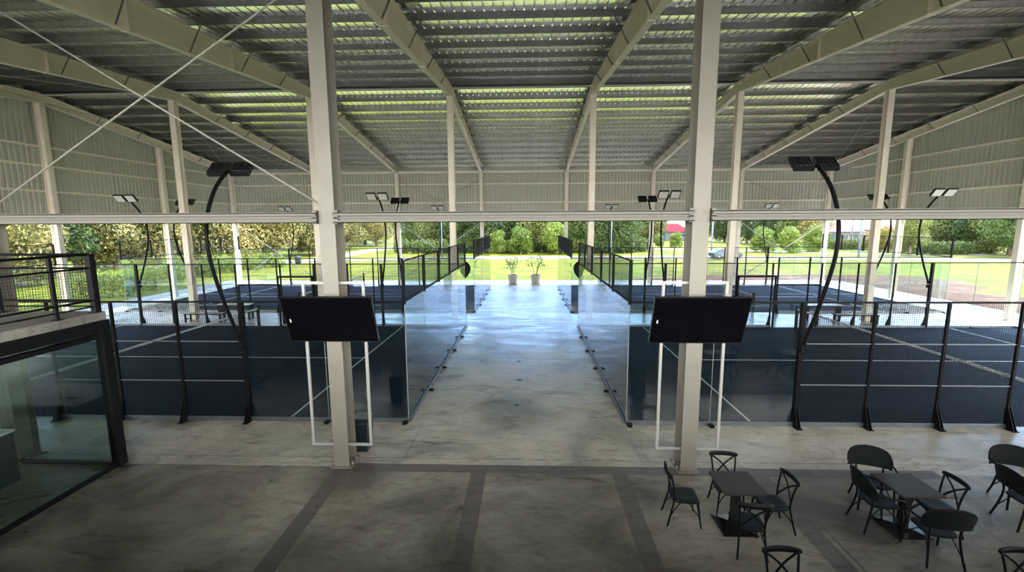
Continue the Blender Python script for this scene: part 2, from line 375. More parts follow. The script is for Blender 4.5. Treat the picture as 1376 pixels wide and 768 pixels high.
# foil-faced sheet: narrow ribs along the slope, sagging a little between the purlins
pr = []; a = XL-.6
while a < XR+.6:
    pr += [(a, 0), (a+.248, 0), (a+.252, .05), (a+.296, .05)]; a += .30
n_ = len(pr); m = MB(); knots = [YE0] + sorted(ys + [YM]) + [YE1]; rows = []
for q0, q1 in zip(knots[:-1], knots[1:]):
    K = 6
    for i in range(K): t = i/K; rows.append((q0+(q1-q0)*t, -.095*t*(1-t)*(q1-q0)/1.28))
rows.append((YE1, 0))
for y, dz in rows: m.add([(x, y, zr(y)+h+dz) for x, h in pr])
for j in range(len(rows)-1):
    for i in range(n_-1): a = j*n_+i; m.face((a, a+1, a+n_+1, a+n_))
ceil = tag(m.build('ceiling', M['foil']), 'shiny silver corrugated roof lining over the hall', 'ceiling', kind='structure')
pm = MB()   # C-section purlin along x
for z0, z1, y0, y1 in ((0,.2,-.006,.006),(0,.012,-.006,.06),(.188,.2,-.006,.06),(0,.03,.054,.06)):
    pm.box(XL-.5, XR+.5, y0, y1, z0, z1)
pme = pm.mesh('purlin'); pme.materials.append(M['purlin'])
for y in ys: link('purlin', pme, None, ceil, (0, y, zr(y)-.2))
MB().box(XL-.3, XR+.3, YF-.02, YF+.1, zb(YF)-.02, zb(YF)+.16).build('eave_strut', M['rafter'], ceil)
MB().tube([(XL, YM, zb(YM)+.36), (XR, YM, zb(YM)+.36)], .05).build('ridge_strut', M['rafter'], ceil)

SIDE = ['left gable', 'third left of the aisle', 'second left of the aisle', 'first left of the aisle', 'first right of the aisle', 'second right of the aisle', 'third right of the aisle', 'right gable']
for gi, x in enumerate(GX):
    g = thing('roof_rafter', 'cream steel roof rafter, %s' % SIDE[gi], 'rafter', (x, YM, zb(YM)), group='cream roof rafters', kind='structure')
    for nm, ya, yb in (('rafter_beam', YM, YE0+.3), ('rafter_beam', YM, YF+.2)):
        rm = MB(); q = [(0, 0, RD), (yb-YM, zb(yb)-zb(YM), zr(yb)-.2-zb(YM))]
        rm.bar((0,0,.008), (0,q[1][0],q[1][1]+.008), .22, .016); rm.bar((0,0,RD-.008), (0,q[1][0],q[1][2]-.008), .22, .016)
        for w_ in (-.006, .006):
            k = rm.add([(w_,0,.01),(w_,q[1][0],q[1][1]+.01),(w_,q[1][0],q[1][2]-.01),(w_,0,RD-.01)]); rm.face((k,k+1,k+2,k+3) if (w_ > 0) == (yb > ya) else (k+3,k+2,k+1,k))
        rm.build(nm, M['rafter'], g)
    for i, y in enumerate(ys):
        if y < 6 or abs(y-YM) < .6 or i % 2: continue
        fb = MB()
        for s_ in (-1, 1):
            if (gi == 0 and s_ < 0) or (gi == 7 and s_ > 0): continue
            fb.bar((s_*.1, y-YM, zb(y)-zb(YM)+.04), (s_*.55, y-YM, zr(y)-.2-zb(YM)+.03), .05, .012, (0,1,0))
        fb.build('fly_brace', M['purlin'], g)
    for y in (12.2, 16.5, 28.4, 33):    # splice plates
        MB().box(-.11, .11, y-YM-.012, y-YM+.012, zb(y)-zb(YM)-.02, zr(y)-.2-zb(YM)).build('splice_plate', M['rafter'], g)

# ------------------------------------------------------------------ columns
def column(x, y, zt, label, group, depth=.40, width=.30, base=True, fy=True, pm='rafter'):
    c = thing('steel_column', label, 'column', (x, y, 0), group=group, kind='thing')
    MB().ibeam((0,0,.02), (0,0,zt), depth, width, .016, .011, (0,1,0) if fy else (1,0,0)).build('shaft', M[pm], c)
    b = MB().box(-width/2-.06, width/2+.06, -depth/2-.06, depth/2+.06, 0, .025)
    if not fy: b = MB().box(-depth/2-.06, depth/2+.06, -width/2-.06, width/2+.06, 0, .025)
    bp = b.build('base_plate', M[pm], c)
    for sx in (-1, 1):
        for sy in (-1, 1):
            MB().lathe([(.022,.025),(.022,.05),(.012,.05),(.012,.075)], 6, (sx*(width/2+.03), sy*(depth/2-.1))).build('anchor_bolt', M['bolt'], bp)
    MB().box(-width/2, width/2, -depth/2, depth/2, zt-.02, zt).build('cap_plate', M[pm], c)
    return c
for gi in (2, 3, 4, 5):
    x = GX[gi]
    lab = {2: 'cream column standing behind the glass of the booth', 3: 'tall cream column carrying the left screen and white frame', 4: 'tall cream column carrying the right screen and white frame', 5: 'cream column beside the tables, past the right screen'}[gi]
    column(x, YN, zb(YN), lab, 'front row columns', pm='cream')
for gi, x in enumerate(GX):
    if gi in (0, 7): continue
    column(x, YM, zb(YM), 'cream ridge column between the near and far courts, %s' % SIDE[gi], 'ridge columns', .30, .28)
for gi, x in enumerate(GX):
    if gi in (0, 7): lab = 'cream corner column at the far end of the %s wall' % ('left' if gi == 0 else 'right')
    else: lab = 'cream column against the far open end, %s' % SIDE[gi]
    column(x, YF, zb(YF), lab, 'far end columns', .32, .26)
for sx, x in ((-1, XL), (1, XR)):
    for y, w_ in ((15.3, 'level with the near court'), (YM, 'level with the gap between courts'), (29.5, 'level with the far court')):
        column(x, y, zb(y), 'cream column of the %s gable wall, %s' % ('left' if sx < 0 else 'right', w_), 'gable wall columns', .34, .26, fy=False)

# ------------------------------------------------------------------ tie beams between the front columns
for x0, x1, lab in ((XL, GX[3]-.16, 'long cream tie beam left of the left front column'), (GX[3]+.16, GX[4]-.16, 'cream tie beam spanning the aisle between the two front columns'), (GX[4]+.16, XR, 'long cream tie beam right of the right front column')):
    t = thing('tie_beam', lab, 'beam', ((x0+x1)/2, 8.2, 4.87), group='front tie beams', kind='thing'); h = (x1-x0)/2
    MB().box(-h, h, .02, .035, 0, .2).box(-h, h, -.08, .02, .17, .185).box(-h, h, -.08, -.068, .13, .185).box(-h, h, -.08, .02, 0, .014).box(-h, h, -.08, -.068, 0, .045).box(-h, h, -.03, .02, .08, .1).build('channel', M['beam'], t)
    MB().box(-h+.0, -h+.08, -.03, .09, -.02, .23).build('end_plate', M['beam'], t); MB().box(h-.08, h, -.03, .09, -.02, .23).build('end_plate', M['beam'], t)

# ------------------------------------------------------------------ diagonal brace rods
def brace(y, x0, x1, z0, z1, label, r=.014):
    t = thing('cross_brace', label, 'brace', ((x0+x1)/2, y, z0), group='cross braces'); w = (x1-x0)/2
    MB().tube([(-w, 0, 0), (w, 0, z1-z0)], r, 6).build('brace_rod', M['rod'], t)
    MB().tube([(w, .03, 0), (-w, .03, z1-z0)], r, 6).build('brace_rod', M['rod'], t)
brace(YN, GX[2]+.1, GX[3]-.1, 5.15, 9.25, 'crossed pale rods above the tie beam in the front left bay', .018)
for a, b, w_ in ((0,1,'far left corner bay'), (2,3,'far bay just left of the aisle'), (6,7,'far right corner bay')):
    brace(YF-.1, GX[a]+.15, GX[b]-.15, 5.15, 8.4, 'crossed pale rods on the cladding of the %s' % w_, .022)
    brace(YF-.1, GX[a]+.15, GX[b]-.15, .3, 4.95, 'pale crossed rods across the open %s' % w_, .028)
def roofbrace(xa, xb, ya, yb, lab):
    t = thing('roof_brace', lab, 'brace', (xa, ya, zb(ya)+.1), group='roof brace rods')
    MB().tube([(0,0,0), (xb-xa, yb-ya, zb(yb)-zb(ya))], .014, 6).build('brace_rod', M['rod'], t)
    MB().tube([(xb-xa, 0, .04), (0, yb-ya, zb(yb)-zb(ya)+.04)], .014, 6).build('brace_rod', M['rod'], t)
roofbrace(GX[2], GX[3], YM+.3, YF-.3, 'crossed rods under the far roof slope left of the aisle')
roofbrace(GX[0], GX[1], YM+.3, YF-.3, 'crossed rods under the far roof slope at the left gable')
roofbrace(GX[6], GX[7], YM+.3, YF-.3, 'crossed rods under the far roof slope at the right gable')
roofbrace(GX[0], GX[1], YN+.3, YM-.3, 'crossed rods under the near roof slope at the left gable')

# mezzanine the photographer stands on
mz = MB().box(XL-.3, XR+.3, -5.0, 1.2, 2.95, 3.2).build('floor_mezzanine', M['deck']); tag(mz, 'concrete mezzanine floor behind the viewpoint', 'floor', kind='structure')

# ------------------------------------------------------------------ padel courts
AW = 2.67; CL, CW = 20.0, 10.4
NEAR, FAR = 10.36, 24.28
me_cache = {}
def cached(key, fn):
    if key not in me_cache: me_cache[key] = fn()
    return me_cache[key]
def glass_me(w, h):
    def f():
        m = MB().box(.006, w-.006, -.006, .006, .03, h-.005); me = m.mesh('glass_panel'); me.materials.append(M['glass']); return me
    return cached(('g', w, h), f)
def mesh_me(w, h, step=.05, t=.0042):
    def f():
        m = MB(); nx = int(round(w/step)); nz = int(round(h/step)); q = t/2
        for i in range(1, nx): x = w*i/nx; m.box(x-q, x+q, -q, q, 0, h)
        for j in range(1, nz): z = h*j/nz; m.box(0, w, -q-.001, q-.001, z-q, z+q)
        me = m.mesh('mesh_panel'); me.materials.append(M['blackmesh']); return me
    return cached(('m', round(w,3), round(h,3), step), f)
def post_me(h, w):
    def f():
        m = MB().box(-w/2, w/2, -w/2, w/2, 0, h); me = m.mesh('fence_post'); me.materials.append(M['black']); return me
    return cached(('p', h, w), f)
def foot_me():
    def f():   # gusseted foot plate, sticking out in -y
        m = MB().box(-.07, .07, -.26, .08, 0, .015)
        for x in (-.03, .03):
            k = m.add([(x-.006,-.23,.015),(x-.006,.03,.015),(x-.006,.03,.55),(x-.006,-.03,.55),(x+.006,-.23,.015),(x+.006,.03,.015),(x+.006,.03,.55),(x+.006,-.03,.55)])
            for q in ((3,2,1,0),(4,5,6,7),(0,1,5,4),(1,2,6,5),(2,3,7,6),(3,0,4,7)): m.face([k+i for i in q])
        for x in (-.05, .05): m.lathe([(.014,.015),(.014,.04)], 6, (x, -.2))
        me = m.mesh('post_foot'); me.materials.append(M['black']); return me
    return cached('foot', f)
def clamp_me():
    def f():
        m = MB().box(-.06, .06, -.17, -.04, 0, .05).box(-.06, .06, .04, .17, 0, .05).box(-.04,.04,-.2,.2,0,.012); me = m.mesh('floor_clamp'); me.materials.append(M['black']); return me
    return cached('clamp', f)
POSTS = [4.0, 5.633, 7.267, 8.9]          # along a half, from the aisle glass
def court(sx, Y0, side, near):
    xa = AW*sx
    row = 'near' if near else 'far'
    cs = thing('court_surface', 'navy %s court floor %s of the aisle with white lines' % (row, side), 'court floor', (xa, Y0, 0), group='navy court floors')
    x0, x1 = sorted((.08*sx, (CL-.08)*sx))
    MB().box(x0, x1, .08, CW-.08, -.01, .014).build('turf', M['navy'], cs)
    lw = .05
    for nm, a0, a1, b0, b1 in (('service_line', 3.05-lw/2, 3.05+lw/2, .1, CW-.1), ('service_line', CL-3.05-lw/2, CL-3.05+lw/2, .1, CW-.1), ('centre_line', 3.05, CL-3.05, CW/2-lw/2, CW/2+lw/2)):
        q = sorted((a0*sx, a1*sx)); MB().box(q[0], q[1], b0, b1, .01, .018).build(nm, M['white'], cs)
    e = thing('court_enclosure', 'glass and black mesh enclosure of the %s court %s of the aisle' % (row, side), 'fence', (xa, Y0, 0), group='court enclosures')
    def P(me, x, y, z=0, rz=0, nm=None): return link(nm or me.name.split('.')[0], me, None, e, (x*sx, y, z), rz)
    # end walls: five panes, 1 m of mesh above
    for u in (0, CL):
        for i in range(5):
            w = CW/5; P(glass_me(w, 3.0), u, i*w, 0, R(90)); P(mesh_me(w, 1.0), u, i*w, 3.0, R(90), 'mesh_panel')
        MB().box(u*sx-.03, u*sx+.03, 0, CW, 3.0, 3.04).build('mid_rail', M['black'], e)
        MB().box(u*sx-.02, u*sx+.02, 0, CW, 3.97, 4.0).build('top_rail', M['black'], e)
        MB().box(u*sx-.055, u*sx+.055, 0, CW, 0, .035).box(u*sx-.05, u*sx-.02, 0, CW, .035, .09).box(u*sx+.02, u*sx+.05, 0, CW, .035, .09).build('base_channel', M['steel'], e)
        for i in range(6):
            P(post_me(1.05, .07), u, i*CW/5, 2.95, 0, 'mesh_post')
            if 0 < i < 5: P(clamp_me(), u, i*CW/5, 0, R(90), 'floor_clamp')
    for v in (0, CW):
        for u in (0, CL): MB().box(u*sx-.008, u*sx+.008, v-.008, v+.008, .05, 2.99).build('corner_seal', M['seal'], e)
        for u in (2, CL-2): MB().box(u*sx-.005, u*sx+.005, v-.009, v+.009, .05, 2.99).build('pane_seal', M['seal'], e)
    # long sides: two panes, then mesh to the gate, mirrored
    for v, out in ((0, -1), (CW, 1)):
        for half in (0, 1):
            U = (lambda a: a) if half == 0 else (lambda a: CL-a)
            for i in range(2):
                a = U(2*i) if (half == 0) == (sx > 0) else U(2*i+2)
                if half == 1 and sx > 0: a = U(2*i+2)
                a = min(U(2*i)*sx, U(2*i+2)*sx)*sx
                P(glass_me(2.0, 3.0), a, v)
            for a in (0, 4):
                h = 4.0 if a == 0 else 3.02
                if a == 0: continue
            ps = POSTS
            for i, a in enumerate(ps):
                p = P(post_me(3.02, .10 if i == 0 else .06), U(a), v)
                link('post_foot', foot_me(), None, p, (0,0,0), 0 if out < 0 else R(180))
            for i in range(len(ps)-1):
                a = min(U(ps[i])*sx, U(ps[i+1])*sx)*sx
                wd = ps[i+1]-ps[i]
                gate = (not near and v == 0 and False)
                P(mesh_me(wd, 2.95), a, v, .05)
            q0, q1 = sorted((U(4.0)*sx, U(8.9)*sx))
            for z in (1.02, 2.02):
                MB().box(q0, q1, v-.012, v+.012, z-.01, z+.01).build('mesh_rail', M['galv'], e)
            f = P(clamp_me(), U(2.0), v, 0, 0, 'floor_clamp'); f = P(clamp_me(), U(.06), v, 0, 0, 'floor_clamp')
        q0, q1 = sorted((0, CL*sx))
        MB().box(q0, q1, v-.018, v+.018, 2.98, 3.025).build('side_rail', M['black'], e)
        for q0, q1 in ((0, 8.95), (CL-8.95, CL)):
            q0, q1 = sorted((q0*sx, q1*sx))
            MB().box(q0, q1, v-.05, v+.05, 0, .03).box(q0, q1, v-.045, v-.015, .03, .1).build('base_channel', M['steel'], e)
    # gate frames
    if near: gates = [(CW, 7.3, 9.05, 2.45)]
    else: gates = [(0, 10.95, 13.35, 1.58)]
    for v, a, b, h in gates:
        g = MB().box(min(a*sx,(a+.07)*sx), max(a*sx,(a+.07)*sx), v-.09, v-.02, 0, h).box(min(b*sx,(b-.07)*sx), max(b*sx,(b-.07)*sx), v-.09, v-.02, 0, h)
        q0, q1 = sorted((a*sx, b*sx)); g.box(q0, q1, v-.09, v-.02, h-.09, h)
        g.build('gate_frame', M['black'], e)
    if near:   # dark curved plate at the far corner by the aisle
        m = MB(); K = 20; prof = []
        for i in range(K+1):
            t = i/K; prof.append((-sx*(.01+.25*math.sin(math.pi*t**.8)**.8), 3.12 - .80*t))
        prof += [(0, 2.32), (0, 3.12)]; n_ = len(prof); k = m.add([(x, CW-.012, z) for x, z in prof] + [(x, CW+.012, z) for x, z in prof])
        m.face([k+i for i in range(n_)]); m.face([k+n_+i for i in range(n_)][::-1])
        for i in range(n_): j = (i+1) % n_; m.face((k+i, k+n_+i, k+n_+j, k+j))
        m.build('curved_plate', M['black'], e)
    # net
    nt = thing('court_net', 'black court net with pale top tape on the %s court %s of the aisle' % (row, side), 'net', (xa+CL/2*sx, Y0, 0), group='court nets')
    link('net_mesh', mesh_me(CW-.5, .86, .06, .004), None, nt, (0, .25, .03), R(90))
    MB().box(-.016, .016, .25, CW-.25, .86, .93).build('top_tape', M['tape'], nt)
    for y in (.22, CW-.22):
        MB().box(-.05, .05, y-.05, y+.05, 0, 1.08).box(-.09, .09, y-.09, y+.09, 0, .02).build('net_post', M['black'], nt)
    # floodlights
    lst = [(4.0, 0), (16.0, 0), (4.0, CW), (16.0, CW)]
    for a, v in lst:
        if near and v == 0 and a == 16.0: continue
        d = -1 if v == 0 else 1          # outward
        where = ('front' if near else 'gap') if v == 0 else ('gap' if near else 'far')
        lab = 'curved floodlight mast, %s side of the %s %s court, %s end' % ({'front':'front','gap':'gap','far':'lawn'}[where], row, side, 'aisle' if a == 4 else 'gable')
        fm = thing('floodlight_mast', lab, 'floodlight', (xa+a*sx, Y0+v+d*.102, 0), group='curved floodlight masts')
        cv = smooth_path([(0, d*.0, 1.95), (0, d*.10, 2.25), (0, d*.47, 3.1), (0, d*.80, 4.15), (0, d*.78, 4.9), (0, d*.48, 5.55), (0, d*.05, 6.0), (0, d*-.12, 6.08)], 5)
        MB().tube(cv, .042, 8).build('curved_pole', M['black'], fm)
        MB().box(-.06, .06, -.05, .05, 1.85, 2.05).build('pole_clamp', M['black'], fm)
        hd = MB().tube([(-.5, -d*.1, 6.09), (.5, -d*.1, 6.09)], .03, 6).build('lamp_bar', M['lamp'], fm)
        for x in (-.27, .27):
            rot = (-R(48)*d, 0, 0)
            lm = MB().box(-.22, .22, -.2, .2, -.03, .05)
            for f in range(6): lm.box(-.2+.075*f, -.185+.075*f, -.16, .16, .05, .085)
            lo = link('lamp_head', lm.mesh('lamp_head'), M['lamp'], fm, (x, -d*.2, 6.13), 0, rot)
            MB().box(-.19, .19, -.17, .17, -.036, -.029).build('lens', M['lens'], lo)
    return e
for sx, side in ((-1, 'left'), (1, 'right')):
    court(sx, NEAR, side, True); court(sx, FAR, side, False)

# ------------------------------------------------------------------ benches in the gap
def bench(x, y, side):
    b = thing('bench', 'low black steel bench with pale seat in the gap %s of the aisle' % side, 'bench', (x, y, 0), group='low benches in the gap')
    MB().box(-.95, .95, -.2, .2, .43, .46).build('seat', M['tape'], b)
    MB().box(-.97, .97, -.22, -.19, .40, .455).box(-.97, .97, .19, .22, .40, .455).box(-.97,-.94,-.22,.22,.40,.455).box(.94,.97,-.22,.22,.40,.455).build('seat_frame', M['black'], b)
    for sx in (-1, 1):
        for sy in (-1, 1): MB().box(sx*.9-.03, sx*.9+.03, sy*.18-.03, sy*.18+.03, 0, .43).build('leg', M['black'], b)
        MB().box(sx*.9-.02, sx*.9+.02, -.18, .18, .15, .19).build('stretcher', M['black'], b)
def gap_table(x, y, side):
    b = thing('high_table', 'black legged table with white top in the gap %s of the aisle' % side, 'table', (x, y, 0), group='white topped tables in the gap')
    MB().rbox(-.85, .85, -.22, .22, .77, .81, .03).build('table_top', M['desktop'], b)
    MB().box(-.82, .82, -.2, .2, .72, .77).build('apron', M['black'], b)
    for sx in (-1, 1):
        for sy in (-1, 1): MB().box(sx*.78-.03, sx*.78+.03, sy*.17-.03, sy*.17+.03, 0, .72).build('leg', M['black'], b)
for s_, side in ((-1, 'left'), (1, 'right')):
    bench(16.1*s_, 21.6, side); gap_table(14.95*s_, 22.3, side)

# ------------------------------------------------------------------ screens and white frames on the front columns
def tv(x, side, lab):
    t = thing('television', lab, 'television', (x, 8.06, 3.085), group='screens on the front columns')
    ang = R(-19)
    W, H = 1.71, .965
    b = link('screen_housing', MB().rbox(-W/2, W/2, -H/2, H/2, 0, .045, .015).box(-.5,.5,-.3,.3,-.04,0).mesh('screen_housing'), M['bezel'], t, (0,0,0), 0, (R(90)+R(19), 0, 0))
    # local +z of the housing faces the viewer, tilted down
    MB().box(-W/2+.012, W/2-.012, -H/2+.02, H/2-.012, .045, .047).build('screen_glass', M['screen'], b)
    MB().box(-W/2+.09, -W/2+.115, -.05, .02, .047, .0485).build('pale_mark', M['label'], b)  # small pale rectangle near the left edge of the screen
    m = MB().box(-.09, .09, .1, .19, -.3, .25).bar((0, .12, .12), (0, .03, .1), .06, .06).bar((0, .14, -.2), (0, .12, -.2), .06, .06); m.build('mount_bracket', M['black'], t)
    return t
tv(-3.42, 'left', 'large dark screen tilted down on the left front column')
tv(3.39, 'right', 'large dark screen tilted down on the right front column')
def sign_frame(x, lab):
    t = thing('sign_frame', lab, 'frame', (x, 8.33, .43), group='white tube frames on the front columns')
    for s_ in (-1, 1):
        MB().box(s_*.585-.025, s_*.585+.025, -.02, .02, 0, 3.33).build('upright', M['whitesteel'], t)
        a, b = sorted((s_*.56, s_*.006))
        MB().box(a, b, -.02, .02, 0, .05).build('bottom_bar', M['whitesteel'], t)
        MB().box(a, b, -.02, .02, 3.28, 3.33).build('top_bar', M['whitesteel'], t)
sign_frame(-3.46, 'white tube frame behind the left screen, around the left column')
sign_frame(3.40, 'white tube frame behind the right screen, around the right column')

# bin behind the left column
b = thing('litter_bin', 'dark plastic bin standing behind the left front column', 'bin', (-3.32, 9.02, 0))
m = MB(); lv = [(.15,.0),(.165,.3),(.185,.66),(.185,.68)]; k = len(m.v)
for r_, z in lv: m.add([(sx*r_, sy*r_*1.1, z) for sx, sy in ((-1,-1),(1,-1),(1,1),(-1,1))])
for i in range(3):
    for j in range(4): a = k+4*i+j; c = k+4*i+(j+1) % 4; m.face((a, c, c+4, a+4))
m.face((k+3,k+2,k+1,k)); m.face((k+12,k+13,k+14,k+15)); m.build('bin_body', M['bin'], b)
MB().rbox(-.2, .2, -.22, .22, .68, .72, .03).rbox(-.17, .17, -.19, .19, .72, .745, .05).build('lid', M['bin'], b)
MB().tube([(-.15, -.23, .66), (.15, -.23, .66)], .014).build('handle', M['bin'], b)

# floor caps in the aisle
for (x, y), lab in zip(((-.02, 11.43), (.02, 13.4), (-.03, 15.3)), ('round metal floor cap nearest in the aisle', 'round metal floor cap in the middle of the aisle', 'round metal floor cap farthest along the aisle')):
    t = thing('floor_cap', lab, 'floor cap', (x, y, 0), group='floor caps in the aisle')
    MB().lathe([(.10,.0),(.10,.004),(.085,.006)], 20).build('ring', M['steel'], t); MB().lathe([(.05,.006),(.05,.009)], 14).build('plug', M['black'], t)

# ------------------------------------------------------------------ glass booth with roof deck on the left
bx, by = -8.0, 8.30
bo = thing('glass_booth', 'dark framed glass booth with concrete roof deck beside the left court', 'booth', (bx, by, 0))
XW, YW = -6.5, -7.2     # extents to the left and towards the viewer
MB().box(XW, -.02, YW, 0, 3.02, 3.18).build('deck_slab', M['deck'], bo)
MB().box(XW, -.06, -.16, -.05, 2.78, 3.02).build('front_fascia_beam', M['black'], bo)
MB().box(-.18, -.06, YW, -.16, 2.78, 3.02).box(-.2, -.05, YW, -.16, 2.66, 2.74).build('side_fascia_beam', M['black'], bo)
MB().box(-.15, .02, -.15, .02, 0, 3.02).build('corner_post', M['black'], bo)
MB().box(XW, -.15, -.1, -.03, 0, .07).build('base_channel', M['black'], bo)
MB().box(-.1, -.03, YW, -.15, 0, .07).build('base_channel', M['black'], bo)
MB().box(XW, -.15, -.1, -.03, 2.70, 2.78).build('head_channel', M['black'], bo)
for a, b_ in ((-.15, -2.3), (-2.31, -4.4), (-4.41, -6.5)):
    MB().box(b_, a, -.071, -.059, .07, 2.72).build('glass_pane', M['roomglass'], bo)
for a, b_ in ((-.15, -1.35), (-1.36, -3.5), (-3.51, -5.6)):
    MB().box(-.071, -.059, b_, a, .07, 2.72).build('glass_pane', M['roomglass'], bo)
MB().box(XW, -.2, YW, -.2, 2.98, 3.015).build('soffit', M['bezel'], bo)
rl = thing('deck_railing', 'black steel railing with mesh infill on the booth roof', 'railing', (bx, by, 3.18))
yr, xr = -.12, -.08
PX = [xr, -2.0, -3.9, -5.8]; PY = [yr, -.62-.0, -2.1, -3.6, -5.2]
for i, x in enumerate(PX):
    w = .055 if i == 0 else .03
    MB().box(x-w, x+w, yr-w, yr+w, 0, 1.13).box(x-.08, x+.08, yr-.08, yr+.08, 0, .012).build('post', M['black'], rl)
for y in (-.85, -1.95, -3.4, -5.0):
    p_ = MB().box(xr-.028, xr+.028, y-.028, y+.028, 0, 1.13).build('post', M['black'], rl)
    MB().lathe([(.085,0),(.085,.012)], 16, (xr, y)).build('base_flange', M['black'], p_)
for z, r_ in ((1.12, .024), (.86, .018), (.24, .018), (.12, .014)):
    MB().tube([(xr, yr, z), (XW, yr, z)], r_, 8).build('rail', M['black'], rl)
    MB().tube([(xr, yr, z), (xr, YW+.1, z)], r_, 8).build('rail', M['black'], rl)
link('mesh_infill', mesh_me(6.0, .62, .05, .004), None, rl, (-6.1, yr, .24)); link('mesh_infill', mesh_me(6.4, .62, .05, .004), None, rl, (xr, -6.52, .24), R(90))
d = thing('reception_desk', 'dark desk with white top inside the glass booth', 'desk', (-10.35, 6.9, 0))
MB().box(-1.2, .85, -.5, .75, 0, .98).build('desk_body', M['desk'], d)
MB().box(-1.22, .87, -.52, .77, .98, 1.02).build('desk_top', M['desktop'], d)
t = thing('tablet_stand', 'dark tablet lying on the white desk top in the booth', 'tablet', (-9.9, 7.35, 1.02))
MB().bar((-.16,-.05,.02),(.16,-.05,.02), .2, .015, (0,-.3,1)).build('tablet', M['bezel'], t); MB().box(-.05,.05,-.05,.05,0,.015).build('stand', M['bezel'], t)

# ------------------------------------------------------------------ tables and chairs
def make_table(loc, lab):
    t = thing('cafe_table', lab, 'table', loc, group='square cafe tables')
    MB().rbox(-.32, .32, -.32, .32, .72, .75, .012).build('table_top', M['ttop'], t)
    MB().box(-.055, .055, -.055, .055, .02, .72).box(-.2, .2, -.2, .2, .705, .72).build('pedestal', M['tbase'], t)
    m = MB(); k = m.add([(sx*a, sy*a, z) for a, z in ((.27,0),(.27,.014),(.07,.045)) for sx, sy in ((-1,-1),(1,-1),(1,1),(-1,1))])
    for i in range(2):
        for j in range(4): a = k+4*i+j; c = k+4*i+(j+1) % 4; m.face((a, c, c+4, a+4))
    m.face((k+3,k+2,k+1,k)); m.face((k+8,k+9,k+10,k+11)); m.build('base_plate', M['tbase'], t)
    return t
t1 = make_table((3.595, 6.69, 0), 'dark square pedestal table nearest the right screen column')
copy_tree(t1, (6.23, 6.70, 0), 0, 'dark square pedestal table with the armchairs around it')
copy_tree(t1, (8.75, 6.75, 0), 0, 'dark square pedestal table at the far right edge')

def seat_mesh(wf=.43, wb=.36, dp=.42, z=.45, th=.03):
    pts = []
    for i in range(28):
        a = 2*math.pi*i/28; c, s_ = math.cos(a), math.sin(a)
        ex = .55
        x = math.copysign(abs(c)**ex, c); y = math.copysign(abs(s_)**ex, s_)
        w = (wb + (wf-wb)*(1-(y+1)/2))/2     # y=-1 is the front
        pts.append((x*w, y*dp/2))
    m = MB(); n_ = len(pts); rings = [(.94,0),(1,.012),(1,th-.008),(.93,th),(.6,th-.008)]
    k = len(m.v)
    for sc_, dz in rings: m.add([(x*sc_, y*sc_, z-th+dz) for x, y in pts])
    for r_ in range(len(rings)-1):
        for i in range(n_): a = k+r_*n_+i; b = k+r_*n_+(i+1) % n_; m.face((a, b, b+n_, a+n_), True)
    m.face([k+i for i in range(n_)][::-1]); m.face([k+(len(rings)-1)*n_+i for i in range(n_)], True)
    return m
def make_cross_chair(lab):
    """faces local -y"""
    t = thing('cross_back_chair', lab, 'chair', (0,0,0), group='black cross back chairs')
    seat_mesh().build('seat', M['seat'], t)
    MB().tube(smooth_path([(-.2,-.19,.42),(-.205,0,.42),(-.17,.18,.42),(0,.2,.42),(.17,.18,.42),(.205,0,.42),(.2,-.19,.42),(0,-.205,.42),(-.2,-.19,.42)], 3), .014, 6).build('seat_ring', M['chair'], t)
    for s_ in (-1, 1):
        MB().tube(smooth_path([(s_*.225,-.235,0),(s_*.205,-.205,.2),(s_*.185,-.18,.43)], 5), [.012+.005*i/10 for i in range(11)], 8).build('front_leg', M['chair'], t)
        MB().tube(smooth_path([(s_*.205,.285,0),(s_*.185,.235,.2),(s_*.172,.185,.44),(s_*.185,.205,.66),(s_*.205,.255,.855)], 5), .0155, 8).build('back_leg', M['chair'], t)
        MB().tube(smooth_path([(s_*.20,-.20,.18),(s_*.14,-.05,.37),(s_*.14,.08,.37),(s_*.19,.235,.18)], 4), .009, 6).build('side_hoop', M['chair'], t)
    MB().tube(smooth_path([(-.2,-.2,.2),(-.1,-.185,.36),(0,-.18,.39),(.1,-.185,.36),(.2,-.2,.2)], 4), .009, 6).build('front_hoop', M['chair'], t)
    m = MB(); K = 12; prev = None
    for i in range(K+1):
        u = -1 + 2*i/K; x = .235*u; y = .25 + .045*(1-u*u); h = .034*(1-.35*u**4)
        ring = [(x, y-.014, .855-h), (x, y+.014, .855-h), (x, y+.016, .855+h), (x, y-.012, .855+h)]
        k = m.add(ring)
        if prev is not None:
            for j in range(4): m.face((prev+j, prev+(j+1) % 4, k+(j+1) % 4, k+j), True)
        else: m.face((k+3,k+2,k+1,k))
        prev = k
    m.face((prev,prev+1,prev+2,prev+3)); m.build('top_rail', M['chair'], t)
    for s_ in (-1, 1):
        m = MB(); pts = smooth_path([(s_*.165,.195,.475),(s_*.05,.225+.006*s_,.62),(-s_*.06,.25+.006*s_,.73),(-s_*.195,.262,.83)], 4)
        for p, q in zip(pts[:-1], pts[1:]): m.bar(p, q, .026, .011, (0,1,0))
        m.build('cross_bar', M['chair'], t)
    return t
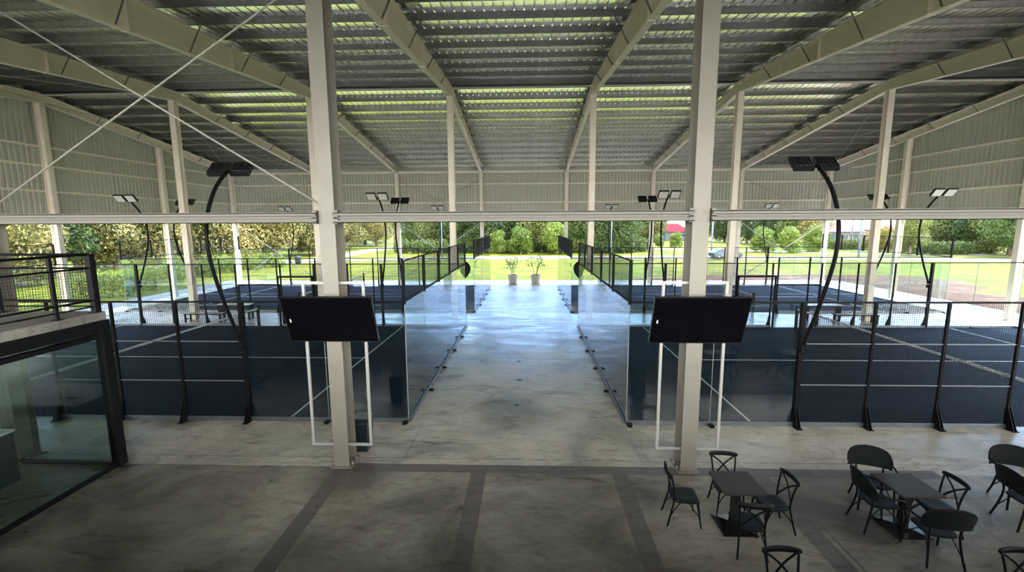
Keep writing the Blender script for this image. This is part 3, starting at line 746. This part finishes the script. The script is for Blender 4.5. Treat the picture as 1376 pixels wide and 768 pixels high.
def make_arm_chair(lab):
    t = thing('round_back_armchair', lab, 'chair', (0,0,0), group='black round back armchairs')
    seat_mesh(.46, .42, .44).build('seat', M['wicker'], t)
    for s_ in (-1, 1):
        MB().tube(smooth_path([(s_*.245,-.24,0),(s_*.235,-.215,.25),(s_*.225,-.195,.44)], 5), .0165, 8).build('front_leg', M['chair'], t)
        MB().tube(smooth_path([(s_*.235,.30,0),(s_*.205,.24,.22),(s_*.19,.20,.44),(s_*.195,.215,.60)], 5), .0165, 8).build('back_leg', M['chair'], t)
        MB().tube(smooth_path([(s_*.312,.20,.68),(s_*.318,.06,.665),(s_*.305,-.1,.64),(s_*.27,-.19,.60),(s_*.235,-.2,.46)], 5), .0155, 8).build('arm', M['chair'], t)
        MB().tube(smooth_path([(s_*.22,-.20,.2),(s_*.16,-.05,.38),(s_*.16,.08,.38),(s_*.2,.235,.2)], 4), .009, 6).build('side_hoop', M['chair'], t)
    # wide woven half round back, curved in plan
    m = MB(); K = 16; rows = 6; grid = []
    def bp(u, v):   # u -1..1, v 0..1
        x = .315*math.sin(u*math.pi/2); top = .60 + .325*math.sqrt(max(0, 1-u*u*.97))
        z = .60 + (top-.60)*v; y = .27 - .085*(1-math.cos(u*1.4)) + .05*(z-.6)/.27
        return x, y, z
    for f_ in (0, 1):
        for i in range(K+1):
            for j in range(rows+1):
                x, y, z = bp(-1+2*i/K, j/rows); m.add([(x, y+(.012 if f_ else -.006), z)])
    NN = (K+1)*(rows+1)
    for i in range(K):
        for j in range(rows):
            a = i*(rows+1)+j; m.face((a, a+rows+1, a+rows+2, a+1), True); a += NN; m.face((a+1, a+rows+2, a+rows+1, a), True)
    m.build('backrest', M['wicker'], t)
    rim = [Vector(bp(-1+2*i/24, 1)) for i in range(25)]; MB().tube(rim, .017, 8).build('back_rim', M['chair'], t)
    MB().tube([Vector(bp(-1+2*i/12, 0)) for i in range(13)], .013, 8).build('lower_rim', M['chair'], t)
    return t
cc = make_cross_chair('black cross back chair standing off left of the table by the screen column')
cc.location = (2.82, 6.83, 0); cc.rotation_euler.z = R(86)
CH = [((3.655, 7.12), -4, 'black cross back chair behind the table by the right screen column, facing us'),
      ((4.16, 6.68), -88, 'black cross back chair right of the table by the right screen column'),
      ((3.55, 6.20), 172, 'black cross back chair in front of the table by the screen column, from behind'),
      ((3.38, 4.80), 0, 'black cross back chair at the bottom edge below the table by the screen column'),
      ((6.68, 6.68), -94, 'black cross back chair right of the table with the armchairs'),
      ((6.24, 4.86), -2, 'black cross back chair cut off in the bottom right corner')]
for (x, y), a, lab in CH: copy_tree(cc, (x, y, 0), R(a), lab)
ac = make_arm_chair('black round back armchair behind the middle dark table, facing us')
ac.location = (6.18, 7.28, 0); ac.rotation_euler.z = R(-20)
for (x, y), a, lab in [((5.86, 6.75), 84, 'black armchair left of the middle dark table, turned to it'),
                       ((6.17, 6.12), 172, 'black armchair in front of the middle dark table, seen from behind'),
                       ((8.68, 7.36), -18, 'black round back armchair at the right edge, facing us'),
                       ((8.28, 6.85), 84, 'black armchair at the right edge, turned away to the right')]:
    copy_tree(ac, (x, y, 0), R(a), lab)

# ------------------------------------------------------------------ planters at the far end of the aisle
def leaf_blades(seed, n_, rad, z0, z1, L_, W_):
    rnd = random.Random(seed); m = MB()
    for i in range(n_):
        a = rnd.uniform(0, 2*math.pi); r_ = rad*math.sqrt(rnd.random()); z = rnd.uniform(z0, z1)
        p = Vector((r_*math.cos(a), r_*math.sin(a), z)); d_ = Vector((math.cos(a), math.sin(a), rnd.uniform(-.5, .9))).normalized()
        w = d_.cross(Vector((0,0,1))).normalized()*W_*rnd.uniform(.7,1.2); l = L_*rnd.uniform(.7, 1.3); up = w.cross(d_).normalized()*l*.12
        k = m.add([p, p+d_*l*.5+w+up, p+d_*l-up, p+d_*l*.5-w+up]); m.face((k, k+1, k+2, k+3))
    return m
for x, seed, lab in ((-.93, 3, 'potted plant with sparse leafy stems, left one of the pair in the aisle'), (.93, 9, 'potted plant with wider leafy stems, right one of the pair in the aisle')):
    t = thing('potted_plant', lab, 'plant', (x, 35.9, 0), group='potted plants at the end of the aisle')
    MB().lathe([(.34,0),(.36,.3),(.385,.70),(.40,.72),(.40,.80),(.36,.80),(.35,.74)], 24).build('pot', M['pot'], t)
    MB().lathe([(.345,.72),(.345,.745)], 20).build('soil', M['soil'], t)
    rnd = random.Random(seed)
    for i in range(5):
        a = rnd.uniform(0, 6.28); q = (.1*math.cos(a), .1*math.sin(a), .72); e_ = (.42*math.cos(a), .3*math.sin(a), 1.75+rnd.uniform(-.2,.3))
        st = MB().tube(smooth_path([q, (q[0]*1.8, q[1]*1.8, 1.2), e_], 4), .018, 6).build('stem', M['bark'], t)
        lf = leaf_blades(seed*7+i, 26, .28, -.35, .3, .30, .05); lo = lf.build('leaves', M['leafE'], st); lo.location = e_

# ------------------------------------------------------------------ trees and shrubs
def blob_leaves(m, rnd, c, rx, rz, n_, ls):
    for i in range(n_):
        u = rnd.uniform(-1, 1); a = rnd.uniform(0, 2*math.pi); s_ = math.sqrt(1-u*u); rr = rnd.uniform(.62, 1.05)
        nrm = Vector((s_*math.cos(a), s_*math.sin(a), u)); p = Vector(c) + Vector((nrm.x*rx, nrm.y*rx, nrm.z*rz))*rr
        d_ = (nrm + Vector((rnd.uniform(-1,1), rnd.uniform(-1,1), rnd.uniform(-1,1)))*.9).normalized()
        t = d_.cross(Vector((rnd.uniform(-1,1), rnd.uniform(-1,1), .3))).normalized(); b = d_.cross(t)
        l = ls*rnd.uniform(.6, 1.3); w = l*.42; bend = d_*l*.12
        k = m.add([p-t*l*.5, p+b*w*.5-bend, p+t*l*.5, p-b*w*.5-bend]); m.face((k, k+1, k+2, k+3))
def tree_meshes(seed, H, Rr, nb, nl, ls, z0=.25, core=True):
    rnd = random.Random(seed); m = MB(); cores = []
    tr = MB()
    tr.tube(smooth_path([(0,0,-.3), (rnd.uniform(-.1,.1)*Rr*.3, rnd.uniform(-.1,.1)*Rr*.3, H*.3), (rnd.uniform(-.2,.2)*Rr*.4, 0, H*.62)], 4), [Rr*.085*(1-.07*i) for i in range(9)], 8)
    for i in range(nb):
        a = 2.4*i + rnd.uniform(-.5, .5); t = (i+.5)/nb; z = H*(z0 + (1-z0)*(.12 + .76*t)); prof = math.sin(math.pi*min(1, .22 + .72*t))**.7
        r_ = Rr*.58*prof*rnd.uniform(.75, 1.1); c = (r_*math.cos(a), r_*math.sin(a), z); br = Rr*rnd.uniform(.40, .58)
        blob_leaves(m, rnd, c, br, br*.78, nl, ls)
        tr.tube([(0,0,max(.3*H*.6, z*.55)), (c[0]*.5, c[1]*.5, z*.85), c], [Rr*.04, Rr*.025, Rr*.012], 6)
    return m.mesh('crown'), tr.mesh('trunk')
LEAF = {'A': M['leafA'], 'B': M['leafB'], 'C': M['leafC'], 'D': M['leafD'], 'E': M['leafE']}
VAR = {}
def variant(key, leaf, **kw):
    cm, tm = tree_meshes(**kw); cm.materials.append(LEAF[leaf]); tm.materials.append(M['bark']); VAR[key] = (cm, tm)
variant('A1', 'A', seed=1, H=10, Rr=4.6, nb=15, nl=900, ls=0.36, z0=0.04)
variant('A2', 'A', seed=2, H=10, Rr=4.2, nb=14, nl=900, ls=0.36, z0=0.06)
variant('B1', 'B', seed=3, H=10, Rr=4.6, nb=16, nl=900, ls=0.38, z0=0.02)
variant('B2', 'E', seed=4, H=10, Rr=4.4, nb=15, nl=900, ls=0.38, z0=0.03)
variant('C1', 'C', seed=5, H=5, Rr=2.4, nb=10, nl=420, ls=.40, z0=-.02)
variant('D1', 'D', seed=6, H=4, Rr=2.4, nb=9, nl=280, ls=.30, z0=.1)
variant('E1', 'E', seed=7, H=10, Rr=3.6, nb=13, nl=800, ls=0.36, z0=0.2)
variant('G1', 'B', seed=8, H=10, Rr=5.2, nb=16, nl=950, ls=0.38, z0=0.14)

# ground position of something seen at column px of the 1376 wide frame, at depth y
F_, CXC, HC, YAW, PIT, ROL = 596.98, .2721, 4.8242, .0353, -.1375, -.0051
def gx(px, y):
    a, b = px-688, 384-302
    x = a*math.cos(ROL) - b*math.sin(ROL); v = b*math.cos(ROL) + a*math.sin(ROL)
    yr_ = F_*math.cos(PIT) - v*math.sin(PIT)
    X = math.cos(YAW)*x - math.sin(YAW)*yr_; Y = math.sin(YAW)*x + math.cos(YAW)*yr_
    return CXC + X*y/Y
def tree(key, px, y, H, lab, group, rz=None, name='tree', wide=1.0, cat='tree'):
    base = 5 if key == 'C1' else 4 if key == 'D1' else 10
    s_ = H/base; t = thing(name, lab, cat, (gx(px, y), y, -.1), rz if rz is not None else (px*.37+y) % 6.28, group); t.scale = (s_*wide, s_*wide, s_)
    cm, tm = VAR[key]; link('crown', cm, None, t); link('trunk', tm, None, t); return t
def ordn(i): return ORD[i] if i < 12 else '%dth' % (i+1)
L1 = [(-20,34,10.5,'A1'),(38,41,11,'G1'),(98,47,11,'A1'),(150,50,11,'A2'),(205,55,11.5,'A1'),(262,60,11.5,'A2'),(318,64,11.5,'A1'),(368,68,12,'A2'),(420,74,12,'A1')]
for i, (px, y, H, kk) in enumerate(L1):
    tree(kk, px, y, H, '%s olive and yellow leaved tree from the left, beyond the hedge' % ordn(i), 'sunlit trees beyond the hedge')
L2 = [(10,58,'B1'),(70,62,'B2'),(125,66,'B1'),(182,70,'B1'),(238,76,'B2'),(300,80,'B1'),(350,84,'B2'),(400,90,'B1'),(450,100,'B2'),(490,112,'B2'),(530,122,'E1')]
for i, (px, y, kk) in enumerate(L2):
    tree(kk, px, y, 13, '%s tree from the left in the darker row behind the sunlit trees' % ordn(i), 'darker trees behind')
L3 = [(463,88,10,'A2'),(505,104,11,'A2'),(585,86,11,'B2'),(618,82,11,'B1'),(652,80,11,'B1'),(690,82,11.5,'B1'),(724,80,11,'B2'),(760,81,11,'B1'),(797,80,11,'B1'),(833,79,10.5,'B1'),(560,98,11,'B1')]
for i, (px, y, H, kk) in enumerate(L3):
    tree(kk, px, y, H, 'dense green tree across the road past the aisle, %s from the left' % ordn(i), 'green trees across the road', wide=.95)
for i, (px, y, H) in enumerate(((748,74,5.2),(700,74,4.4),(668,76,3.8))):
    tree('C1', px, y, H, ('bright green bushy tree across the road, right of the potted plants', 'bright green shrub across the road between the potted plants', 'bright green shrub across the road left of the potted plants')[i], 'bright shrubs across the road')
for i, (px, y, H, kk) in enumerate(((872,120,9,'A2'),(886,98,2.6,'C1'),(909,94,3.1,'C1'),(950,128,10,'A2'),(975,120,9.5,'B1'),(1005,112,9.5,'B1'),(1038,104,9,'B1'),(1066,98,9,'E1'),(1092,96,9.5,'A2'),(1027,78,4.2,'C1'),(1063,76,4.2,'C1'),(1098,78,4.4,'C1'))):
    tree(kk, px, y, H, '%s across the far meadow, %s from the left there' % ({'A2':'olive leaved tree','C1':'bright green young tree','B1':'dark tree','E1':'mid green tree'}[kk], ordn(i)), 'trees across the far meadow')
for i, (px, y, H, kk) in enumerate(((1227,70,6.6,'E1'),(1278,82,9,'B2'),(1322,76,10,'G1'),(1362,70,10.5,'B2'),(1398,62,11,'G1'),(1300,98,10,'B1'),(1345,96,11,'B1'),(1262,96,8,'E1'))):
    tree(kk, px, y, H, ('slim green tree with bare trunk right of the yellow tree','broad green tree left of the big right-hand trees','big spreading tree with dark trunk across the lawn','big leafy tree at the right end of the lawn','big leafy tree partly out of view at the right','dark tree behind the broad green tree','dark tree behind the big spreading tree','pale green tree behind the slim tree')[i], 'trees right of the houses')
tree('D1', 1186, 76, 4.2, 'yellow flowering tree in front of the mauve roof', None)
# background belt
i = 0
for px in range(600, 880, 34):
    tree(('B1','B2')[i % 2], px, 118 + (i*13) % 20, 12, '%s tree from the left in the distant belt past the aisle' % ordn(i), 'distant belt of trees', cat='tree'); i += 1
# hedges
def shrub(px, y, H, W, leaf, lab, group, seed, cat='shrub', nl=700, ls=.22):
    rnd = random.Random(seed); m = MB(); nb = max(3, int(W/.7))
    for i in range(nb):
        blob_leaves(m, rnd, ((i/(nb-1)-.5)*W + rnd.uniform(-.15,.15), rnd.uniform(-.25,.25), H*.5), .62, H*.55, nl//2, ls)
    t = thing('shrub', lab, cat, (gx(px, y), y, -.1), 0, group); m.build('foliage', LEAF[leaf], t)
    tr = MB()
    for i in range(nb): x = (i/(nb-1)-.5)*W; tr.tube([(x,0,-.1),(x*1.02,.05,H*.5)], .03, 5)
    tr.build('stems', M['bark'], t); return t
SH = [(160,33.5,1.5,4.2,'C'),(205,38,1.5,4.4,'E'),(248,42,1.5,4.2,'E'),(282,46,1.4,4.0,'C'),(318,49,1.4,4.0,'E'),(352,52,1.3,4.0,'C'),(120,30,1.6,4.0,'E')]
SH.sort()
for i, (px, y, H, W, l_) in enumerate(SH):
    shrub(px, y, H, W, l_, '%s clipped green shrub from the left along the lawn beside the left apron' % ordn(i), 'shrubs along the left lawn', 40+i)
for i, (px, y, W, l_, lab) in enumerate(((1258,72,9,'C','long bright green shrub below the slim tree'), (1283,70,5,'B','grey green shrub right of the bright one'), (1310,72,6,'E','mid green shrub under the big spreading tree'), (1130,86,9,'C','bright green shrub in front of the white house'), (1165,84,8,'E','mid green shrub right of the white house'), (1208,84,6,'C','bright shrub between the yellow tree and the slim tree'))):
    shrub(px, y, 1.9, W, l_, lab, 'shrubs by the houses', 60+i, ls=.34)

for i, px in enumerate((556, 590, 622, 655, 690, 722, 756, 792, 826, 852)):
    shrub(px, 76.5 + (i*7) % 4, 2.3, 6.0, 'BEB'[i % 3], '%s dark shrub from the left under the trees across the road' % ordn(i), 'undergrowth across the road', 80+i, ls=.38)
# ------------------------------------------------------------------ houses, car, poles, bin outside
def house(px, y, w, dp, h, rh, roofm, lab, group=None, rz=0, wins=((.22,'door'),(.55,'win'),(.82,'win'))):
    t = thing('house', lab, 'house', (gx(px, y), y, -.1), rz, group)
    MB().box(-w/2, w/2, 0, dp, 0, h).build('wall', M['housewall'], t)
    o = .5; m = MB(); k = m.add([(-w/2-o,-o,h),(w/2+o,-o,h),(w/2+o,dp+o,h),(-w/2-o,dp+o,h),(-w/2+w*.22,dp/2,h+rh),(w/2-w*.22,dp/2,h+rh)])
    for f in ((0,1,5,4),(1,2,5),(2,3,4,5),(3,0,4),(3,2,1,0)): m.face([k+i for i in f])
    m.build('roof', roofm, t)
    for f, kd in wins:
        x = -w/2 + w*f
        if kd == 'door': MB().box(x-.5, x+.5, -.05, .02, 0, 2.1).build('door', M['teal'], t)
        else:
            fr = MB().box(x-.75, x+.75, -.05, .02, 1.0, 2.2).build('window', M['whitesteel'], t); MB().box(x-.65, x+.65, -.07, -.04, 1.1, 2.1).build('pane', M['teal'], fr)
house(1135, 104, 8.5, 8, 2.9, 2.1, M['pink'], 'white house with teal door and windows under a mauve roof')
house(1172, 125, 16, 10, 3.0, 2.6, M['pink'], 'wide house with faded mauve roof behind the utility poles', wins=((.3,'win'),(.7,'win')))
house(905, 130, 9.5, 9, 2.6, 2.4, M['red'], 'house with a red hipped roof beyond the meadow')
house(1262, 125, 10, 9, 3.4, 2.4, M['teal'], 'house with a dark blue roof glimpsed between the right-hand trees', wins=((.5,'win'),))

car = thing('car', 'silver blue hatchback on the road beyond the lawn', 'car', (gx(977, 63), 63, -.06), R(184))
m = MB(); prof = [(-2.0,.35),(-2.05,.62),(-1.9,.82),(-1.1,.92),(-.45,1.40),(.9,1.44),(1.75,1.0),(2.0,.85),(2.02,.4),(1.75,.28),(-1.7,.28)]
k = m.add([(x, y*(1 if z < .95 else .86), z) for y in (-.82, .82) for x, z in prof]); n_ = len(prof)
m.face([k+i for i in range(n_)]); m.face([k+n_+i for i in range(n_)][::-1])
for i in range(n_): j = (i+1) % n_; m.face((k+j, k+i, k+n_+i, k+n_+j))
m.build('body', M['carpaint'], car)
for sy in (-1, 1):
    m = MB(); y0 = sy*.80
    for xa_, xb_, xc_, xd_ in ((-.95,-.1,-.1,-.42), (0,.95,.78,0)):
        k = m.add([(xa_,y0,.96),(xb_,y0,.96),(xc_,sy*.735,1.34),(xd_,sy*.735,1.34)]); m.face((k,k+1,k+2,k+3) if sy < 0 else (k+3,k+2,k+1,k))
    for i_ in range(len(m.v)): x_, y_, z_ = m.v[i_]; m.v[i_] = (x_, y_+sy*.02, z_)
    m.build('side_window', M['carglass'], car)
    for x in (-1.25, 1.25):
        w = MB(); w.tube([(x, sy*.66, .31), (x, sy*.84, .31)], .31, 18); wo = w.build('wheel', M['tyre'], car)
        MB().tube([(x, sy*.84, .31), (x, sy*.85, .31)], .19, 14).build('hub_cap', M['galv'], wo)
m = MB(); k = m.add([(-1.08,-.7,.95),(-1.08,.7,.95),(-.5,.64,1.37),(-.5,-.64,1.37)]); m.face((k,k+1,k+2,k+3)); 
for i_ in range(4): x_, y_, z_ = m.v[i_]; m.v[i_] = (x_-.03, y_, z_+.03)
m.build('windscreen', M['carglass'], car)

def pole(px, y, H, r_, mt, lab, arms=0, group=None, name='street_pole'):
    t = thing(name, lab, 'pole', (gx(px, y), y, -.1), 0, group)
    MB().tube([(0,0,0),(0,0,H*.5),(0,0,H)], [r_, r_*.85, r_*.65], 10).build('pole', mt, t)
    if arms:
        for i in range(arms): MB().box(-.9, .9, -.05, .05, H-.5-.8*i, H-.38-.8*i).build('cross_arm', M['bark'], t)
    else: MB().tube(smooth_path([(0,0,H-.05),(.3,0,H+.25),(1.2,0,H+.4)], 4), r_*.5, 6).build('lamp_arm', mt, t); 
    if not arms: MB().box(1.1, 1.7, -.09, .09, H+.36, H+.46).build('lamp_head', M['galv'], t)
    return t
pole(822, 62, 8.5, .075, M['polepaint'], 'thin white lamp post at the near road edge right of the aisle', group='lamp posts')
pole(593, 62, 8.5, .075, M['polepaint'], 'thin white lamp post at the near road edge left of the aisle', group='lamp posts')
pole(958, 66, 8.5, .13, M['polepaint'], 'white lamp post beside the silver blue car', group='lamp posts')
pole(946, 60, 9, .24, M['polepaint'], 'thick pale blue pole just right of the right front column', 1, 'utility poles')
pole(1146, 84, 9.5, .12, M['polepaint'], 'thin utility pole right of the white house', 2, 'utility poles', 'utility_pole')
pole(1158, 64, 9.5, .16, M['polepaint'], 'tall grey utility pole at the lawn edge in front of the mauve roofs', 3, 'utility poles', 'utility_pole')
for i, z in enumerate((6.3, 7.1, 7.9)):
    t = thing('overhead_cable', 'overhead cable between the utility poles, %s' % ('lowest', 'middle', 'topmost')[i], 'cable', (gx(1158, 64), 64, z), group='overhead cables')
    a = Vector((0,0,0)); b_ = Vector((gx(1040, 80)-gx(1158, 64), 16, .3)); c_ = Vector((26, -4, .2))
    m = MB()
    for e_ in (b_, c_): m.tube([e_*u + Vector((0,0,-.6*4*u*(1-u))) for u in [j/8 for j in range(9)]], .025, 5)
    m.build('cable', M['black'], t)
t = thing('outdoor_bin', 'small dark bin on the verge of the road beyond the left court', 'bin', (gx(397, 56), 56, -.1))
MB().lathe([(.28,0),(.36,.2),(.4,.8),(.38,.95)], 16).build('bin_body', M['bin'], t); MB().lathe([(.42,.95),(.4,1.02),(.2,1.08)], 16).build('lid', M['bin'], t)

# ------------------------------------------------------------------ light
w = bpy.data.worlds.new('World'); sc.world = w; w.use_nodes = True; nt = w.node_tree; nt.nodes.clear()
sky = N(nt, 'ShaderNodeTexSky', sky_type='NISHITA'); sky.sun_disc = False; sky.sun_elevation = R(58); sky.sun_rotation = R(75); sky.air_density = 1.0; sky.dust_density = 1.5; sky.ozone_density = 1.2
bg = N(nt, 'ShaderNodeBackground', inp={'Strength': 1.5}); out = N(nt, 'ShaderNodeOutputWorld')
# added cloud glow behind the viewer lights the hall, dimmed blue over far trees
tcw = N(nt, 'ShaderNodeTexCoord'); sx_ = N(nt, 'ShaderNodeSeparateXYZ'); nt.links.new(tcw.outputs['Generated'], sx_.inputs[0])
nzw = N(nt, 'ShaderNodeTexNoise', inp={'Scale': 2.2, 'Detail': 5}); nt.links.new(tcw.outputs['Generated'], nzw.inputs['Vector'])
m1 = N(nt, 'ShaderNodeMapRange', interpolation_type='SMOOTHSTEP', inp={1: -.15, 2: .45, 3: 1, 4: 0}); nt.links.new(sx_.outputs['Y'], m1.inputs[0])
m2 = N(nt, 'ShaderNodeMapRange', interpolation_type='SMOOTHSTEP', inp={1: .45, 2: .8, 3: 1, 4: .12}); nt.links.new(sx_.outputs['Z'], m2.inputs[0])
m3 = N(nt, 'ShaderNodeMath', operation='MULTIPLY'); nt.links.new(m1.outputs[0], m3.inputs[0]); nt.links.new(m2.outputs[0], m3.inputs[1])
m4 = N(nt, 'ShaderNodeMath', operation='MULTIPLY_ADD', inp={1: .9, 2: -.35}); nt.links.new(nzw.outputs['Fac'], m4.inputs[0])
m5 = N(nt, 'ShaderNodeMath', operation='MULTIPLY_ADD', use_clamp=True, inp={1: .8}); nt.links.new(m3.outputs[0], m5.inputs[0]); nt.links.new(m4.outputs[0], m5.inputs[2])
blue = N(nt, 'ShaderNodeMix', data_type='RGBA', blend_type='MULTIPLY', inp={0: 1}); blue.inputs[7].default_value = (.21, .265, .35, 1); nt.links.new(sky.outputs[0], blue.inputs[6])
mxw = N(nt, 'ShaderNodeMix', data_type='RGBA'); mxw.inputs[7].default_value = (2.35, 2.25, 2.05, 1)
nt.links.new(m5.outputs[0], mxw.inputs[0]); nt.links.new(blue.outputs[2], mxw.inputs[6]); nt.links.new(mxw.outputs[2], bg.inputs[0])
nt.links.new(bg.outputs[0], out.inputs[0])
sl = bpy.data.lights.new('sun', 'SUN'); sl.energy = 4.6; sl.angle = R(.6); sl.color = (1, .95, .86)
so = bpy.data.objects.new('sun', sl); C.objects.link(so)
az, el = R(12), R(58)     # sun stands to the right, a little beyond the hall
sd = Vector((math.cos(el)*math.cos(az), math.cos(el)*math.sin(az), math.sin(el)))
so.rotation_euler = sd.to_track_quat('Z', 'Y').to_euler(); so.location = (60, 20, 60)

# ------------------------------------------------------------------ camera
cam = bpy.data.cameras.new('camera'); co = bpy.data.objects.new('camera', cam); C.objects.link(co); sc.camera = co
c, s_ = math.cos(YAW), math.sin(YAW); Rv = Vector((c, s_, 0)); Fh = Vector((-s_, c, 0)); Zv = Vector((0,0,1))
cp, sp_ = math.cos(PIT), math.sin(PIT); Fw = Fh*cp + Zv*sp_; Up = -Fh*sp_ + Zv*cp
cr_, sr_ = math.cos(ROL), math.sin(ROL); R2 = Rv*cr_ + Up*sr_; U2 = -Rv*sr_ + Up*cr_
co.matrix_world = Matrix(((R2.x, U2.x, -Fw.x, CXC), (R2.y, U2.y, -Fw.y, 0), (R2.z, U2.z, -Fw.z, HC), (0,0,0,1)))
cam.sensor_width = 36; cam.sensor_fit = 'HORIZONTAL'; cam.lens = F_*36/1376; cam.clip_end = 600; cam.clip_start = .05

vs = sc.view_settings; vs.view_transform = 'Standard'; vs.look = 'None'; vs.gamma = 1; vs.use_curve_mapping = False; vs.exposure = 2.17
cy = sc.cycles; cy.max_bounces = 10; cy.diffuse_bounces = 5; cy.glossy_bounces = 4; cy.transparent_max_bounces = 24; cy.transmission_bounces = 4
cy.caustics_reflective = False; cy.caustics_refractive = False; cy.use_denoising = True; cy.sample_clamp_indirect = 6
